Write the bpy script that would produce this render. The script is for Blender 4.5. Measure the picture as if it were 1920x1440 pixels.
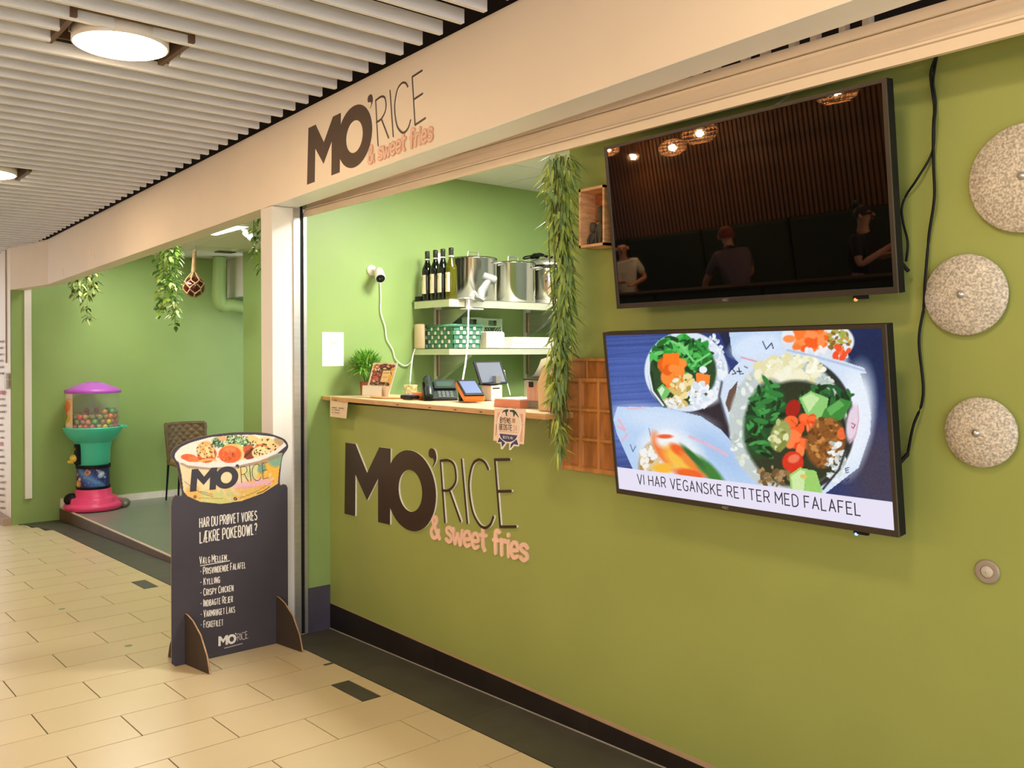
import bpy, bmesh, math, random
import numpy as np
from mathutils import Vector, Matrix
sc = bpy.context.scene
for o in list(bpy.data.objects): bpy.data.objects.remove(o)
PI = math.pi
# ------------------------------------------------------------------ camera
CAMZ = 1.523; F_PX = 1680.; CY = 664.; ROLL = 0.0041; YAW = math.atan2(1420, 1680)
FW = np.array([-math.cos(YAW), math.sin(YAW), 0.]); RT0 = np.array([math.sin(YAW), math.cos(YAW), 0.]); UP0 = np.array([0, 0, 1.])
RT = RT0*math.cos(ROLL)-UP0*math.sin(ROLL); UP = UP0*math.cos(ROLL)+RT0*math.sin(ROLL)
cd = bpy.data.cameras.new('camera'); cam = bpy.data.objects.new('camera', cd); sc.collection.objects.link(cam)
cd.sensor_fit = 'HORIZONTAL'; cd.sensor_width = 36; cd.lens = 36*F_PX/1920; cd.shift_x = 0; cd.shift_y = -(720-CY)/1920
cd.clip_start = .05; cd.clip_end = 100
m = Matrix.Identity(4)
for i in range(3): m[i][0] = RT[i]; m[i][1] = UP[i]; m[i][2] = -FW[i]
m[2][3] = CAMZ; cam.matrix_world = m; sc.camera = cam
# ------------------------------------------------------------------ view, world
sc.view_settings.view_transform = 'Standard'; sc.view_settings.look = 'None'
sc.view_settings.gamma = 1; sc.view_settings.exposure = 0.0; sc.view_settings.use_curve_mapping = False
w = bpy.data.worlds.new('world'); sc.world = w; w.use_nodes = True
w.node_tree.nodes['Background'].inputs[0].default_value = (.96, .97, 1.0, 1); w.node_tree.nodes['Background'].inputs[1].default_value = 2.7
E_CORRIDOR = (1.0, .74, .46, 52.); E_KITCHEN = (1.0, .98, .88, 78.); E_NICHE = (1.0, .97, .86, 33.); W_PENDANT = 400.
E_PENDANT = (1.0, .66, .34, 14.); E_SCREEN = 1.0
# ------------------------------------------------------------------ measuring helpers (metres; x along the shop front, y into the shop)
S = 0.0263                                    # the mall floor and ceiling fall gently to the left
def ray(x, y): return FW+RT*(x-960.)/F_PX-UP*(y-CY)/F_PX
C0 = np.array([0, 0, CAMZ])
def onY(x, y, Y): r = ray(x, y); return C0+r*(Y/r[1])
def onX(x, y, X): r = ray(x, y); return C0+r*(X/r[0])
def onZ(x, y, Z): r = ray(x, y); return C0+r*((Z-CAMZ)/r[2])
def onF(x, y, z0=0.): r = ray(x, y); return C0+r*((z0-CAMZ)/(r[2]-S*r[0]))
def pj(P):
    Q = np.asarray(P, float)-C0; d = Q@FW
    return 960+F_PX*(Q@RT)/d, CY-F_PX*(Q@UP)/d
def fz(x): return S*x                         # mall floor height
# ------------------------------------------------------------------ materials
def s2l(c):
    c = np.asarray(c, float)
    return np.where(c <= .04045, c/12.92, ((c+.055)/1.055)**2.4)
def rgb(h): return tuple(s2l([int(h[i:i+2], 16)/255 for i in (0, 2, 4)]))
def mat(name, col, rough=.5, metal=0, var=.06, scale=6., bump=0., spec=.5, stretch=None, trans=0., ior=1.45, col2=None, detail=4):
    if isinstance(col, str): col = rgb(col)
    M = bpy.data.materials.new(name); M.use_nodes = True; nt = M.node_tree; b = nt.nodes['Principled BSDF']
    b.inputs['Roughness'].default_value = rough; b.inputs['Metallic'].default_value = metal
    b.inputs['Specular IOR Level'].default_value = spec; b.inputs['IOR'].default_value = ior
    b.inputs['Transmission Weight'].default_value = trans
    tc = nt.nodes.new('ShaderNodeTexCoord'); mp = nt.nodes.new('ShaderNodeMapping'); nz = nt.nodes.new('ShaderNodeTexNoise')
    nt.links.new(tc.outputs['Object'], mp.inputs[0]); nt.links.new(mp.outputs[0], nz.inputs['Vector'])
    if stretch: mp.inputs['Scale'].default_value = stretch
    nz.inputs['Scale'].default_value = scale; nz.inputs['Detail'].default_value = detail
    rp = nt.nodes.new('ShaderNodeValToRGB'); nt.links.new(nz.outputs['Fac'], rp.inputs[0])
    a = [c*(1-var) for c in col]; d = [min(1, c*(1+var)) for c in col] if col2 is None else (rgb(col2) if isinstance(col2, str) else col2)
    rp.color_ramp.elements[0].position = .35; rp.color_ramp.elements[1].position = .65
    rp.color_ramp.elements[0].color = (*a, 1); rp.color_ramp.elements[1].color = (*d, 1)
    nt.links.new(rp.outputs[0], b.inputs['Base Color'])
    if bump:
        bp = nt.nodes.new('ShaderNodeBump'); bp.inputs['Strength'].default_value = bump; bp.inputs['Distance'].default_value = .01
        nt.links.new(nz.outputs['Fac'], bp.inputs['Height']); nt.links.new(bp.outputs[0], b.inputs['Normal'])
    return M
def emat(name, e):
    M = bpy.data.materials.new(name); M.use_nodes = True; b = M.node_tree.nodes['Principled BSDF']
    b.inputs['Base Color'].default_value = (.03, .03, .03, 1); b.inputs['Emission Color'].default_value = (*e[:3], 1); b.inputs['Emission Strength'].default_value = e[3]
    return M
def cmat(name, rough=.5, emit=0.):            # takes the printed picture from the mesh's colour attribute
    M = bpy.data.materials.new(name); M.use_nodes = True; nt = M.node_tree; b = nt.nodes['Principled BSDF']
    a = nt.nodes.new('ShaderNodeVertexColor'); a.layer_name = 'print'; b.inputs['Roughness'].default_value = rough
    if emit:
        b.inputs['Base Color'].default_value = (.01, .01, .01, 1); b.inputs['Specular IOR Level'].default_value = .2
        nt.links.new(a.outputs[0], b.inputs['Emission Color']); b.inputs['Emission Strength'].default_value = emit
    else: nt.links.new(a.outputs[0], b.inputs['Base Color'])
    return M
# ------------------------------------------------------------------ mesh builder
LAST = [None]
class MB:
    def __init__(s): s.v = []; s.f = []; s.m = []; s.sm = []
    def add(s, vs, fs, mi=0, smooth=False):
        o = len(s.v); s.v += [tuple(map(float, p)) for p in vs]
        for f in fs: s.f.append([i+o for i in f]); s.m.append(mi); s.sm.append(smooth)
        return s
    def box(s, a, b, mi=0, shear=None, M=None, bev=0):
        x0, y0, z0 = a; x1, y1, z1 = b
        if bev:
            e = min(bev, abs(x1-x0)*.45, abs(y1-y0)*.45, abs(z1-z0)*.45)
            bm = bmesh.new(); bmesh.ops.create_cube(bm, size=1)
            for v in bm.verts: v.co = ((x0+x1)/2+v.co.x*(x1-x0), (y0+y1)/2+v.co.y*(y1-y0), (z0+z1)/2+v.co.z*(z1-z0))
            bmesh.ops.bevel(bm, geom=bm.edges[:], offset=e, segments=2, affect='EDGES', profile=.5)
            bm.verts.index_update(); vs = [v.co.copy() for v in bm.verts]; fs = [[v.index for v in f.verts] for f in bm.faces]; bm.free()
        else:
            vs = [(x, y, z) for x in (x0, x1) for y in (y0, y1) for z in (z0, z1)]
            fs = [(0, 1, 3, 2), (4, 6, 7, 5), (0, 4, 5, 1), (2, 3, 7, 6), (0, 2, 6, 4), (1, 5, 7, 3)]
        if M is not None: vs = [M@Vector(v) for v in vs]
        if shear: vs = [(v[0], v[1], v[2]+S*v[0]) for v in vs]
        return s.add(vs, fs, mi)
    def extr(s, poly, o, u, v, d, mi=0, side=None):   # polygon in plane (o,u,v) thickened by vector d
        o, u, v, d = [np.asarray(q, float) for q in (o, u, v, d)]
        a = [o+u*p[0]+v*p[1] for p in poly]; n = len(a)
        if not d.any(): return s.add(a, [list(range(n))], mi)
        s.add([p+d for p in a], [list(range(n))], mi); sd = mi if side is None else side
        s.add(a, [list(range(n))[::-1]], mi); return s.add(a+[p+d for p in a], [(i, (i+1) % n, n+(i+1) % n, n+i) for i in range(n)], sd)
    def ring(s, outer, inner, o, u, v, d, mi=0, side=None):
        o, u, v, d = [np.asarray(q, float) for q in (o, u, v, d)]; n = len(outer); sd = mi if side is None else side
        A = [o+u*p[0]+v*p[1] for p in outer]; B = [o+u*p[0]+v*p[1] for p in inner]
        s.add([p+d for p in A+B], [(i, (i+1) % n, n+(i+1) % n, n+i) for i in range(n)], mi)
        if d.any():
            s.add(A+[p+d for p in A], [(i, (i+1) % n, n+(i+1) % n, n+i) for i in range(n)], sd)
            s.add(B+[p+d for p in B], [(i, (i+1) % n, n+(i+1) % n, n+i) for i in range(n)], sd)
        return s
    def strokes(s, paths, wd, o, u, v, d, mi=0, side=None, seg=8):
        """pen strokes as single mitred ribbons; each ribbon climbs a hair so that crossings never share a plane"""
        o, u, v, d = [np.asarray(q, float) for q in (o, u, v, d)]; r = wd/2; sd = mi if side is None else side
        nn = np.cross(u, v); nn /= np.linalg.norm(nn); subs = []
        for P in paths:
            P = [np.asarray(p, float) for p in P]; P = [p for i, p in enumerate(P) if i == 0 or np.hypot(*(p-P[i-1])) > 1e-7]
            if len(P) < 2: continue
            cur = [P[0]]; e0 = False
            for i in range(1, len(P)):
                cur.append(P[i])
                if i < len(P)-1:
                    t1, t2 = P[i]-P[i-1], P[i+1]-P[i]
                    if t1@t2 < .45*np.hypot(*t1)*np.hypot(*t2): subs.append((cur, e0, True)); cur = [P[i]]; e0 = True
            subs.append((cur, e0, False))
        h = 0.
        for P, e0, e1 in subs:
            T = [P[min(i+1, len(P)-1)]-P[max(i-1, 0)] for i in range(len(P))]; T = [t/(np.hypot(*t)+1e-12) for t in T]
            if not seg:
                if e0: P = [P[0]-T[0]*r]+P[1:]
                if e1: P = P[:-1]+[P[-1]+T[-1]*r]
            N = [np.array([-t[1], t[0]])*r for t in T]; L = [p+n for p, n in zip(P, N)]; R = [p-n for p, n in zip(P, N)]; n = len(P)
            c0 = c1 = []
            if seg:
                k = max(2, seg//2)
                c1 = [P[-1]+N[-1]*math.cos(PI*j/k)+T[-1]*r*math.sin(PI*j/k) for j in range(1, k)]
                c0 = [P[0]-N[0]*math.cos(PI*j/k)-T[0]*r*math.sin(PI*j/k) for j in range(1, k)]
            ring = L+c1+R[::-1]+c0; hs = [h+3e-5*i for i in range(n)]; hr = hs+[hs[-1]]*len(c1)+hs[::-1]+[hs[0]]*len(c0); h = (hs[-1]+2e-5) if hs[-1] < .0012 else 0.
            F = [o+u*p[0]+v*p[1]+d+nn*q for p, q in zip(ring, hr)]; m_ = len(ring); m1 = n+len(c1)
            fs = [(i, i+1, m1+n-2-i, m1+n-1-i) for i in range(n-1)]
            if c1: fs.append(tuple(range(n-1, m1+1)))
            if c0: fs.append(tuple(list(range(m1+n-1, m_))+[0]))
            s.add(F, fs, mi)
            if d.any():
                Bk = [o+u*p[0]+v*p[1] for p in ring]; s.add(Bk+F, [(i, (i+1) % m_, m_+(i+1) % m_, m_+i) for i in range(m_)], sd)
        return s
    def lathe(s, prof, c=(0, 0, 0), n=24, mi=0, axis='z', sx=1, sy=1, cap=True, smooth=True, M=None):
        vs = []; fs = []; c = np.asarray(c, float)
        for r, z in prof:
            for k in range(n):
                a = 2*PI*k/n; x, y = r*math.cos(a)*sx, r*math.sin(a)*sy
                p = {'z': (x, y, z), 'x': (z, x, y), 'y': (x, z, y)}[axis]
                vs.append(c+np.array(p))
        q = len(prof)
        for j in range(q-1):
            for k in range(n): fs.append((j*n+k, j*n+(k+1) % n, (j+1)*n+(k+1) % n, (j+1)*n+k))
        if M is not None: vs = [M@Vector(p) for p in vs]
        s.add(vs, fs, mi, smooth)
        if cap:
            if prof[0][0] > 1e-6: s.add(vs[:n], [list(range(n))[::-1]], mi)
            if prof[-1][0] > 1e-6: s.add(vs[-n:], [list(range(n))], mi)
        return s
    def tube(s, pts, r, n=8, mi=0, closed=False):
        P = [np.asarray(p, float) for p in pts]; q = len(P); vs = []; up = np.array([.13, .27, .95])
        for i in range(q):
            t = (P[(i+1) % q]-P[i-1]) if closed else P[min(i+1, q-1)]-P[max(i-1, 0)]
            t = t/(np.linalg.norm(t)+1e-12); a = np.cross(t, up)
            if np.linalg.norm(a) < .2: a = np.cross(t, [1, .1, 0])
            a /= np.linalg.norm(a); b = np.cross(t, a); rr = r[i] if hasattr(r, '__len__') else r
            vs += [P[i]+rr*(a*math.cos(2*PI*k/n)+b*math.sin(2*PI*k/n)) for k in range(n)]
        fs = [(j*n+k, j*n+(k+1) % n, ((j+1) % q)*n+(k+1) % n, ((j+1) % q)*n+k) for j in range(q if closed else q-1) for k in range(n)]
        s.add(vs, fs, mi, True)
        if not closed: s.add(vs[:n], [list(range(n))[::-1]], mi); s.add(vs[-n:], [list(range(n))], mi)
        return s
    def ball(s, c, r, n=16, mi=0, sz=1., M=None):
        k = max(4, n//2); return s.lathe([(r*math.sin(PI*j/k)+1e-5, -r*sz*math.cos(PI*j/k)) for j in range(k+1)], c, n, mi, cap=False, M=M)
    def grid(s, fn, nu, nv, mi=0, smooth=True):
        vs = [fn(i/nu, j/nv) for j in range(nv+1) for i in range(nu+1)]
        return s.add(vs, [(j*(nu+1)+i, j*(nu+1)+i+1, (j+1)*(nu+1)+i+1, (j+1)*(nu+1)+i) for j in range(nv) for i in range(nu)], mi, smooth)
    def build(s, name, mats, parent=None, loc=None):
        if not isinstance(mats, (list, tuple)): mats = [mats]
        me = bpy.data.meshes.new(name)
        base = np.zeros(3)
        if parent is not None: base = np.array(parent.get('_b', (0, 0, 0)))
        elif loc is not None: base = np.asarray(loc, float)
        me.from_pydata([tuple(np.asarray(p)-base) for p in s.v], [], s.f)
        for mm in mats: me.materials.append(mm)
        me.polygons.foreach_set('material_index', s.m); me.polygons.foreach_set('use_smooth', s.sm); me.update()
        ob = bpy.data.objects.new(name, me); sc.collection.objects.link(ob)
        if parent is not None: ob.parent = parent; ob['_b'] = tuple(base)
        else: ob.location = tuple(base); ob['_b'] = tuple(base)
        LAST[0] = ob; return ob
def tag(o, label, cat, group=None):
    o['label'] = label; o['category'] = cat
    if group: o['group'] = group
    return o
def thing(name, label, cat, loc, group=None):
    o = bpy.data.objects.new(name, None); sc.collection.objects.link(o); o.location = tuple(loc); o.empty_display_size = .05
    o['_b'] = tuple(map(float, loc)); return tag(o, label, cat, group)
def struct(o): o['kind'] = 'structure'; return o
def stuff(o): o['kind'] = 'stuff'; return o
def copy_tree(o, parent=None):
    c = o.copy(); sc.collection.objects.link(c)
    if parent is not None: c.parent = parent
    for ch in [q for q in o.children]: copy_tree(ch, c)
    return c
def poly_cr(P, n=6, closed=False):            # Catmull-Rom through 2D/3D points
    P = [np.asarray(p, float) for p in P]; q = len(P); out = []
    for i in range(q if closed else q-1):
        if closed: a, b, c, d = P[i-1], P[i], P[(i+1) % q], P[(i+2) % q]
        else: a, b, c, d = P[max(i-1, 0)], P[i], P[i+1], P[min(i+2, q-1)]
        for k in range(n):
            t = k/n; out.append(.5*((2*b)+(c-a)*t+(2*a-5*b+4*c-d)*t*t+(3*b-a-3*c+d)*t**3))
    if not closed: out.append(P[-1])
    return out
# ------------------------------------------------------------------ stroke alphabet (10 units tall)
GL = {
'A': '0,0 3,10 6,0;1.1,3.4 4.9,3.4', 'B': '0,0 0,10;~0,10 3.6,10 4.8,7.7 3.4,5.3 0,5.3;~0,5.3 4,5.2 5.4,2.6 4,0 0,0',
'C': '~5.4,8.4 3.4,10 1,8.8 0,5 1,1.2 3.4,0 5.4,1.6', 'D': '0,0 0,10;~0,10 3,10 5.4,8 5.6,5 5.4,2 3,0 0,0', 'E': '5,10 0,10 0,0 5,0;0,5.2 4.3,5.2',
'F': '5,10 0,10 0,0;0,5 4.2,5', 'G': '~5.6,8.4 3.6,10 1,8.8 0,5 1,1.2 3.6,0 5.7,1.2;5.7,1 5.7,4.6 3.6,4.6', 'H': '0,0 0,10;5.6,0 5.6,10;0,5.2 5.6,5.2',
'I': '0,0 0,10', 'J': '~3.4,10 3.4,3 2.6,.4 1.2,0 0,1', 'K': '0,0 0,10;5.2,10 0,4;1.8,6 5.4,0', 'L': '0,10 0,0 4.6,0', 'M': '0,0 0,10 3.5,3.6 7,10 7,0',
'N': '0,0 0,10 5.6,0 5.6,10', 'O': '~3,10 .8,8.8 0,5 .8,1.2 3,0 5.2,1.2 6,5 5.2,8.8 3,10', 'P': '0,0 0,10;~0,10 4,10 5.4,7.3 4,4.6 0,4.6',
'R': '0,0 0,10;~0,10 4,10 5.3,7.4 4,4.9 0,4.8;2.8,4.8 5.5,0', 'S': '~5,8.6 3,10 .6,9 .3,7 1.4,5.8 3.8,4.8 5.2,3.2 4.8,1 2.8,0 .8,.5 0,1.7', 'T': '0,10 6,10;3,10 3,0',
'U': '~0,10 0,3.4 .8,.8 2.8,0 4.8,.8 5.6,3.4 5.6,10', 'V': '0,10 3,0 6,10', 'Y': '0,10 2.9,5;6,10 2.9,5 2.9,0', 'W': '0,10 2,0 4,8 6,0 8,10', 'X': '0,0 5.6,10;0,10 5.6,0',
'Æ': '0,0 3.6,10 8,10;4.6,10 4.6,0 8.2,0;1.3,3.6 7.4,3.6', 'Ø': '~3,10 .8,8.8 0,5 .8,1.2 3,0 5.2,1.2 6,5 5.2,8.8 3,10;.2,-.6 5.8,10.6',
'?': '~0,8.4 1.6,10 3.8,9.4 4.2,7.4 2.4,5 2.2,3;2.2,.2 2.2,0', ':': '.3,7 .3,6.6;.3,2 .3,1.6', '-': '0,4.6 3,4.6', '.': '.2,0 .2,.3', "'": '.2,10 .2,8', ' ': '',
'2': '~0,8.2 1.4,10 4,9.6 4.8,7.6 3,4.4 0,0;0,0 5,0', '4': '4,0 4,10 0,3 5.2,3',
'&': '~5.6,.2 1.6,6.6 1.3,8.8 2.6,10 3.8,8.8 3,6.6 .8,4.4 0,2.2 1,.3 2.8,.1 4.4,1.6 5,4',
's': '~4,5.4 2.4,6.6 .6,5.6 1,4 3.4,2.8 3.8,1 2,-.1 .2,.8', 'w': '~0,6.4 .8,.6 1.6,.2 3,4.6 4.2,.2 5,.6 6,6.4', 'e': '~.3,3 4,3.6 3.4,6 1.8,6.5 .3,4.6 .3,1.6 1.8,0 3.8,.9',
't': '1.6,9.4 1.6,1.4 2.6,0;0,6.4 3.4,6.6', 'f': '~3.4,9.4 2.4,10 1.4,9 1.2,6 1.2,0;0,5.6 3,5.8', 'r': '0.3,6.4 .4,0;~.4,4 1.6,6.2 3,6', 'i': '.3,6.4 .4,0;.3,9.2 .35,8.8'}
GLW = {'w': 6, 'I': 0.4, 'i': .7, '.': .4, ' ': 2.2, ':': .6, "'": .4}
def glyph(ch):
    P = []
    for st in GL.get(ch, '').split(';'):
        if not st: continue
        cv = st[0] == '~'; pts = [tuple(map(float, q.split(','))) for q in st.lstrip('~').split()]
        P.append(poly_cr(pts, 4) if cv else [np.array(p) for p in pts])
    wd = GLW.get(ch) or (max(max(p[0] for p in q) for q in P) if P else 2.2)
    return P, wd
def layout(text, h, xs=1., gap=1.8, smallcaps=0):  # returns stroke paths and length, height h
    x = 0; out = []
    for w_ in text.split(' '):
        for i, ch in enumerate(w_):
            P, wd = glyph(ch); k = 1.
            if smallcaps and i > 0 and ch.isalpha(): k = smallcaps
            out += [[np.array([(x+p[0]*k*xs), p[1]*k])*h/10 for p in q] for q in P]
            x += (wd*k+gap)*xs
        x += 3.6*xs
    return out, (x-(3.6+gap)*xs)*h/10
def aff(paths, fn): return [[fn(p) for p in q] for q in paths]
# ------------------------------------------------------------------ little painter for printed pictures and screens
class Paint:
    def __init__(s, X, Y, bg): s.X = X; s.Y = Y; s.c = np.empty(X.shape+(3,)); s.c[:] = s.k(bg); s.rs = np.random.RandomState(3)
    def k(s, c): return np.array([int(c[i:i+2], 16)/255 for i in (0, 2, 4)]) if isinstance(c, str) else np.asarray(c, float)
    def mix(s, a, col): a = np.clip(a, 0, 1)[..., None]; s.c = s.c*(1-a)+s.k(col)*a
    def ell(s, cx, cy, rx, ry, col, ang=0, soft=.06, al=1.):
        t = math.radians(ang); dx, dy = s.X-cx, s.Y-cy
        u = (dx*math.cos(t)+dy*math.sin(t))/rx; v = (-dx*math.sin(t)+dy*math.cos(t))/ry
        s.mix(al*(1-np.hypot(u, v))/soft+.5*al, col)
    def poly(s, P, col, al=1., clip=None):
        a = np.zeros(s.X.shape, bool); n = len(P)
        for i in range(n):
            (x0, y0), (x1, y1) = P[i], P[(i+1) % n]
            if y0 == y1: continue
            a ^= ((y0 > s.Y) != (y1 > s.Y)) & (s.X < (x1-x0)*(s.Y-y0)/(y1-y0)+x0)
        s.mix(a*al, col)
    def line(s, P, wd, col, al=1., soft=1.5):
        d = np.full(s.X.shape, 1e9)
        for (x0, y0), (x1, y1) in zip(P[:-1], P[1:]):
            L = (x1-x0)**2+(y1-y0)**2+1e-9; t = np.clip(((s.X-x0)*(x1-x0)+(s.Y-y0)*(y1-y0))/L, 0, 1)
            d = np.minimum(d, np.hypot(s.X-x0-t*(x1-x0), s.Y-y0-t*(y1-y0)))
        s.mix(al*(wd/2-d)/soft+.5*al, col)
    def dabs(s, n, cx, cy, rx, ry, cols, r0, r1, asp=.6, al=1., inside=None):
        for _ in range(n):
            a = s.rs.rand()*2*PI; q = math.sqrt(s.rs.rand()); r = r0+(r1-r0)*s.rs.rand()
            s.ell(cx+rx*q*math.cos(a), cy+ry*q*math.sin(a), r, r*asp, cols[s.rs.randint(len(cols))], s.rs.rand()*180, .25, al)
    def grain(s, a):
        n = s.rs.rand(*s.X.shape)-.5; n = (n+np.roll(n, 1, 0)+np.roll(n, 1, 1))/1.6; s.c = np.clip(s.c+a*n[..., None], 0, 1)
    def out(s): return s2l(np.clip(s.c, 0, 1))
def picture(name, o, u, v, nu, nv, painter, material, parent, keep=None):
    """flat print of nu x nv cells on the plane o + a*u + b*v (a,b in 0..1); painter(PX,PY,A,B) gives linear rgb"""
    o, u, v = [np.asarray(q, float) for q in (o, u, v)]
    B, A = np.meshgrid(np.linspace(0, 1, nv+1), np.linspace(0, 1, nu+1), indexing='ij')
    W = o+A[..., None]*u+B[..., None]*v; px, py = pj(W); col = painter(px, py, A, B)
    ii = np.arange((nu+1)*(nv+1)).reshape(nv+1, nu+1)
    q = np.stack([ii[:-1, :-1], ii[:-1, 1:], ii[1:, 1:], ii[1:, :-1]], -1).reshape(-1, 4)
    if keep is not None:
        k = keep(px, py, A, B).ravel(); q = q[k[q].all(1)]
    base = np.array(parent['_b']); me = bpy.data.meshes.new(name)
    me.from_pydata([tuple(p) for p in (W.reshape(-1, 3)-base)], [], q.tolist())
    at = me.color_attributes.new('print', 'FLOAT_COLOR', 'POINT')
    at.data.foreach_set('color', np.concatenate([col.reshape(-1, 3), np.ones((col.size//3, 1))], 1).ravel().astype(np.float32))
    me.materials.append(material); ob = bpy.data.objects.new(name, me); sc.collection.objects.link(ob); ob.parent = parent; ob['_b'] = tuple(base)
    return ob
# ------------------------------------------------------------------ shared materials
GREEN = mat('green_wall_paint', '91AC68', .42, var=.03, scale=2.5, bump=.02, spec=.4)
GREENF = mat('green_wall_paint_warm_lit', '9CA95E', .42, var=.03, scale=2.5, bump=.02, spec=.4); CREAM = mat('cream_fascia_paint', 'F3E6D3', .5, var=.015, scale=3)  # front wall gets a yellowed copy of the green, warm light in its colour
WHITE = mat('white_paint', 'E9E6E0', .5, var=.015, scale=3, bump=.01)
SLAT = mat('slat_grey_white', 'EFF1F5', .6, var=.05, scale=9, stretch=(6, .6, 6))
TILE = mat('cream_floor_tile', 'DDCAA4', .28, var=.035, scale=1.6, spec=.5, detail=6)
GROUT = mat('dark_grout', '453A2A', .8); DARKTILE = mat('dark_floor_tile', '4E4C43', .5, var=.12, scale=7, detail=8)
PLINTH = mat('black_tile', '241F1D', .35, var=.25, scale=5, detail=8); LEDGE = mat('raw_beige_edge', 'B79C7C', .7)
SLATE = mat('slate_base', '4A4656', .6, var=.08, scale=12)
ALU = mat('brushed_aluminium', 'C9C7C4', .35, .85, var=.05, scale=4, stretch=(1, 1, 12)); BLACK = mat('black_plastic', '15161A', .5, spec=.25)
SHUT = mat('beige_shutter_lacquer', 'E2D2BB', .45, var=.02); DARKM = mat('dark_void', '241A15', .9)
STEEL = mat('stainless_steel', 'D2D0CA', .16, 1., var=.04, scale=3, stretch=(9, 9, .4)); SHELFM = mat('satin_steel', 'D9DBC8', .42, .55, var=.03)
WPLAST = mat('white_plastic', 'EEEDEA', .35, var=.01); PAPER = mat('white_paper', 'F3F1EA', .8, var=.012)
NICHEFLOOR = mat('grey_green_vinyl', '7C857C', .32, var=.05, scale=3); TILEC = mat('ceiling_board', 'E4E2D6', .8, var=.02, scale=60)
BROWN = mat('brown_riser', '6A5442', .55, var=.1)
D = 2.65; FY = 2.283; XP = -4.841; XW = -10.772; ZK = 2.70; PZ = -.15; XB = -10.015
# ------------------------------------------------------------------ mall floor
def shear_box(a, b, **k): return MB().box(a, b, shear=True, **k)
fl = struct(shear_box((-16, -7, -.06), (4, 2.70, -.004)).build('floor', GROUT))
PX_, PY_ = .307, .600
def inframe(x, y, z, mg=40):
    p = np.array([x, y, z])
    if (p-C0)@FW < .3: return False
    a, b = pj(p); return -mg < a < 1920+mg and -mg < b < 1440+mg
tile_cache = {}; rest = MB(); ntile = 0
def lay(x0, x1, y0, y1, m_, seen):
    global ntile
    g = .0027
    if not seen: rest.box((x0+g, y0+g, -.012), (x1-g, y1-g, 0), shear=True); return
    key = (round(x1-x0, 3), round(y1-y0, 3), m_.name)
    if key not in tile_cache:
        tile_cache[key] = MB().box((g, g, -.012), (x1-x0-g, y1-y0-g, 0), shear=True)
        o = tile_cache[key].build('tile', m_, fl); tile_cache[key] = o
    else:
        o = tile_cache[key].copy(); sc.collection.objects.link(o)
    o.location = (x0, y0, S*x0); ntile += 1
for k in range(-34, 26):
    x0 = -4.569+PX_*k; off = .964 if k % 2 == 0 else 1.264
    y = off-PY_*12
    while y < 2.34:
        y1 = min(y+PY_, 2.341); xm = x0+PX_/2; ym = (y+y1)/2
        if x0 < -10.2: y1 = min(y1, 2.341-.19*(-10.02-x0))
        if y1-y > .03:
            seen = inframe(xm, ym, fz(xm)) and x0 > -9.4
            if k in (2, -8) and y > 2.1:
                lay(x0, x0+PX_, y, y+.1, DARKTILE, True); lay(x0, x0+PX_, y+.1, y1, TILE, True)
            else: lay(x0, x0+PX_, y, y1, TILE, seen and ntile < 290)
        y += PY_
stuff(rest.build('distant_tiles', TILE, fl))
b = MB()
for a_, c_ in ((-4.95, 1.5), (XB, -4.95)):
    x = a_
    while x < c_-.01:
        x2 = min(x+.9, c_); b.box((x+.0008, 2.345, -.012), (x2-.0008, 2.69, .001), shear=True); x = x2
b.extr([(XB, 2.345), (XB, 2.7), (-10.9, 2.7), (-10.9, 2.13)], (0, 0, -.012), (1, 0, S), (0, 1, 0), (0, 0, .013))
b.build('dark_border', DARKTILE, fl)
# small green spots and a worn nick on the tiles
sp = MB()
for px, py in ((241, 1211), (116, 1142)):
    p = onF(px, py); sp.lathe([(.001, .0012), (.022, .0009)], p, 14, cap=False)
sp.build('green_dot', mat('green_dot', '8FA383', .6), fl)
nk = MB(); p = onF(617, 1245); nk.box((p[0]-.012, p[1]-.03, p[2]), (p[0]+.012, p[1]+.02, p[2]+.0012)); nk.build('worn_nick', DARKTILE, fl)
# ------------------------------------------------------------------ counter wall, partition, plinth
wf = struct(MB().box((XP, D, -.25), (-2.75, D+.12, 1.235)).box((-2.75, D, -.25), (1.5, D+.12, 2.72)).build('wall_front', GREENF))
struct(MB().box((XP-.15, 2.493, -.3), (XP, 6.5, 3.0)).build('wall_partition', GREEN))
bl = MB()
def zt(x): return .026-.012*max(0, x+4.84)/2.0
xs = np.arange(XP, 1.5, 1.1)
for i, x in enumerate(xs):
    x2 = min(x+1.1, 1.5); y0, y1 = D-.006, D+.01
    vs = [(x+.0008, y, z) for y in (y0, y1) for z in (S*x-.01, zt(x))]+[(x2-.0008, y, z) for y in (y0, y1) for z in (S*x2-.01, zt(x2))]
    bl.add(vs, [(0, 1, 5, 4), (2, 6, 7, 3), (1, 3, 7, 5), (0, 2, 3, 1), (4, 5, 7, 6)])
struct(bl.build('baseboard_front', PLINTH))
lg = MB(); vs = []
for x in (XP, 1.5): vs += [(x, D-.0025, zt(x)-.002), (x, D-.0025, .031 if x > XP else .027)]
lg.add(vs, [(0, 1, 3, 2)]); lg.add([(XP, D-.0025, .027), (XP, D+.01, .027), (1.5, D-.0025, .031), (1.5, D+.01, .031)], [(0, 1, 3, 2)])
struct(lg.build('trim_1', LEDGE))
gs = MB().tube([(XP, D-.007, S*XP+.003), (1.5, D-.007, S*1.5+.003)], .004, 6); struct(gs.build('trim_2', mat('grey_sealant', '9A968A', .6)))
struct(MB().box((XP-.01, 2.494, -.16), (XP+.004, D-.004, .139)).tube([(XP+.006, D-.009, -.12), (XP+.006, D-.009, .02)], .003, 6).build('baseboard_partition', SLATE))
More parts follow.
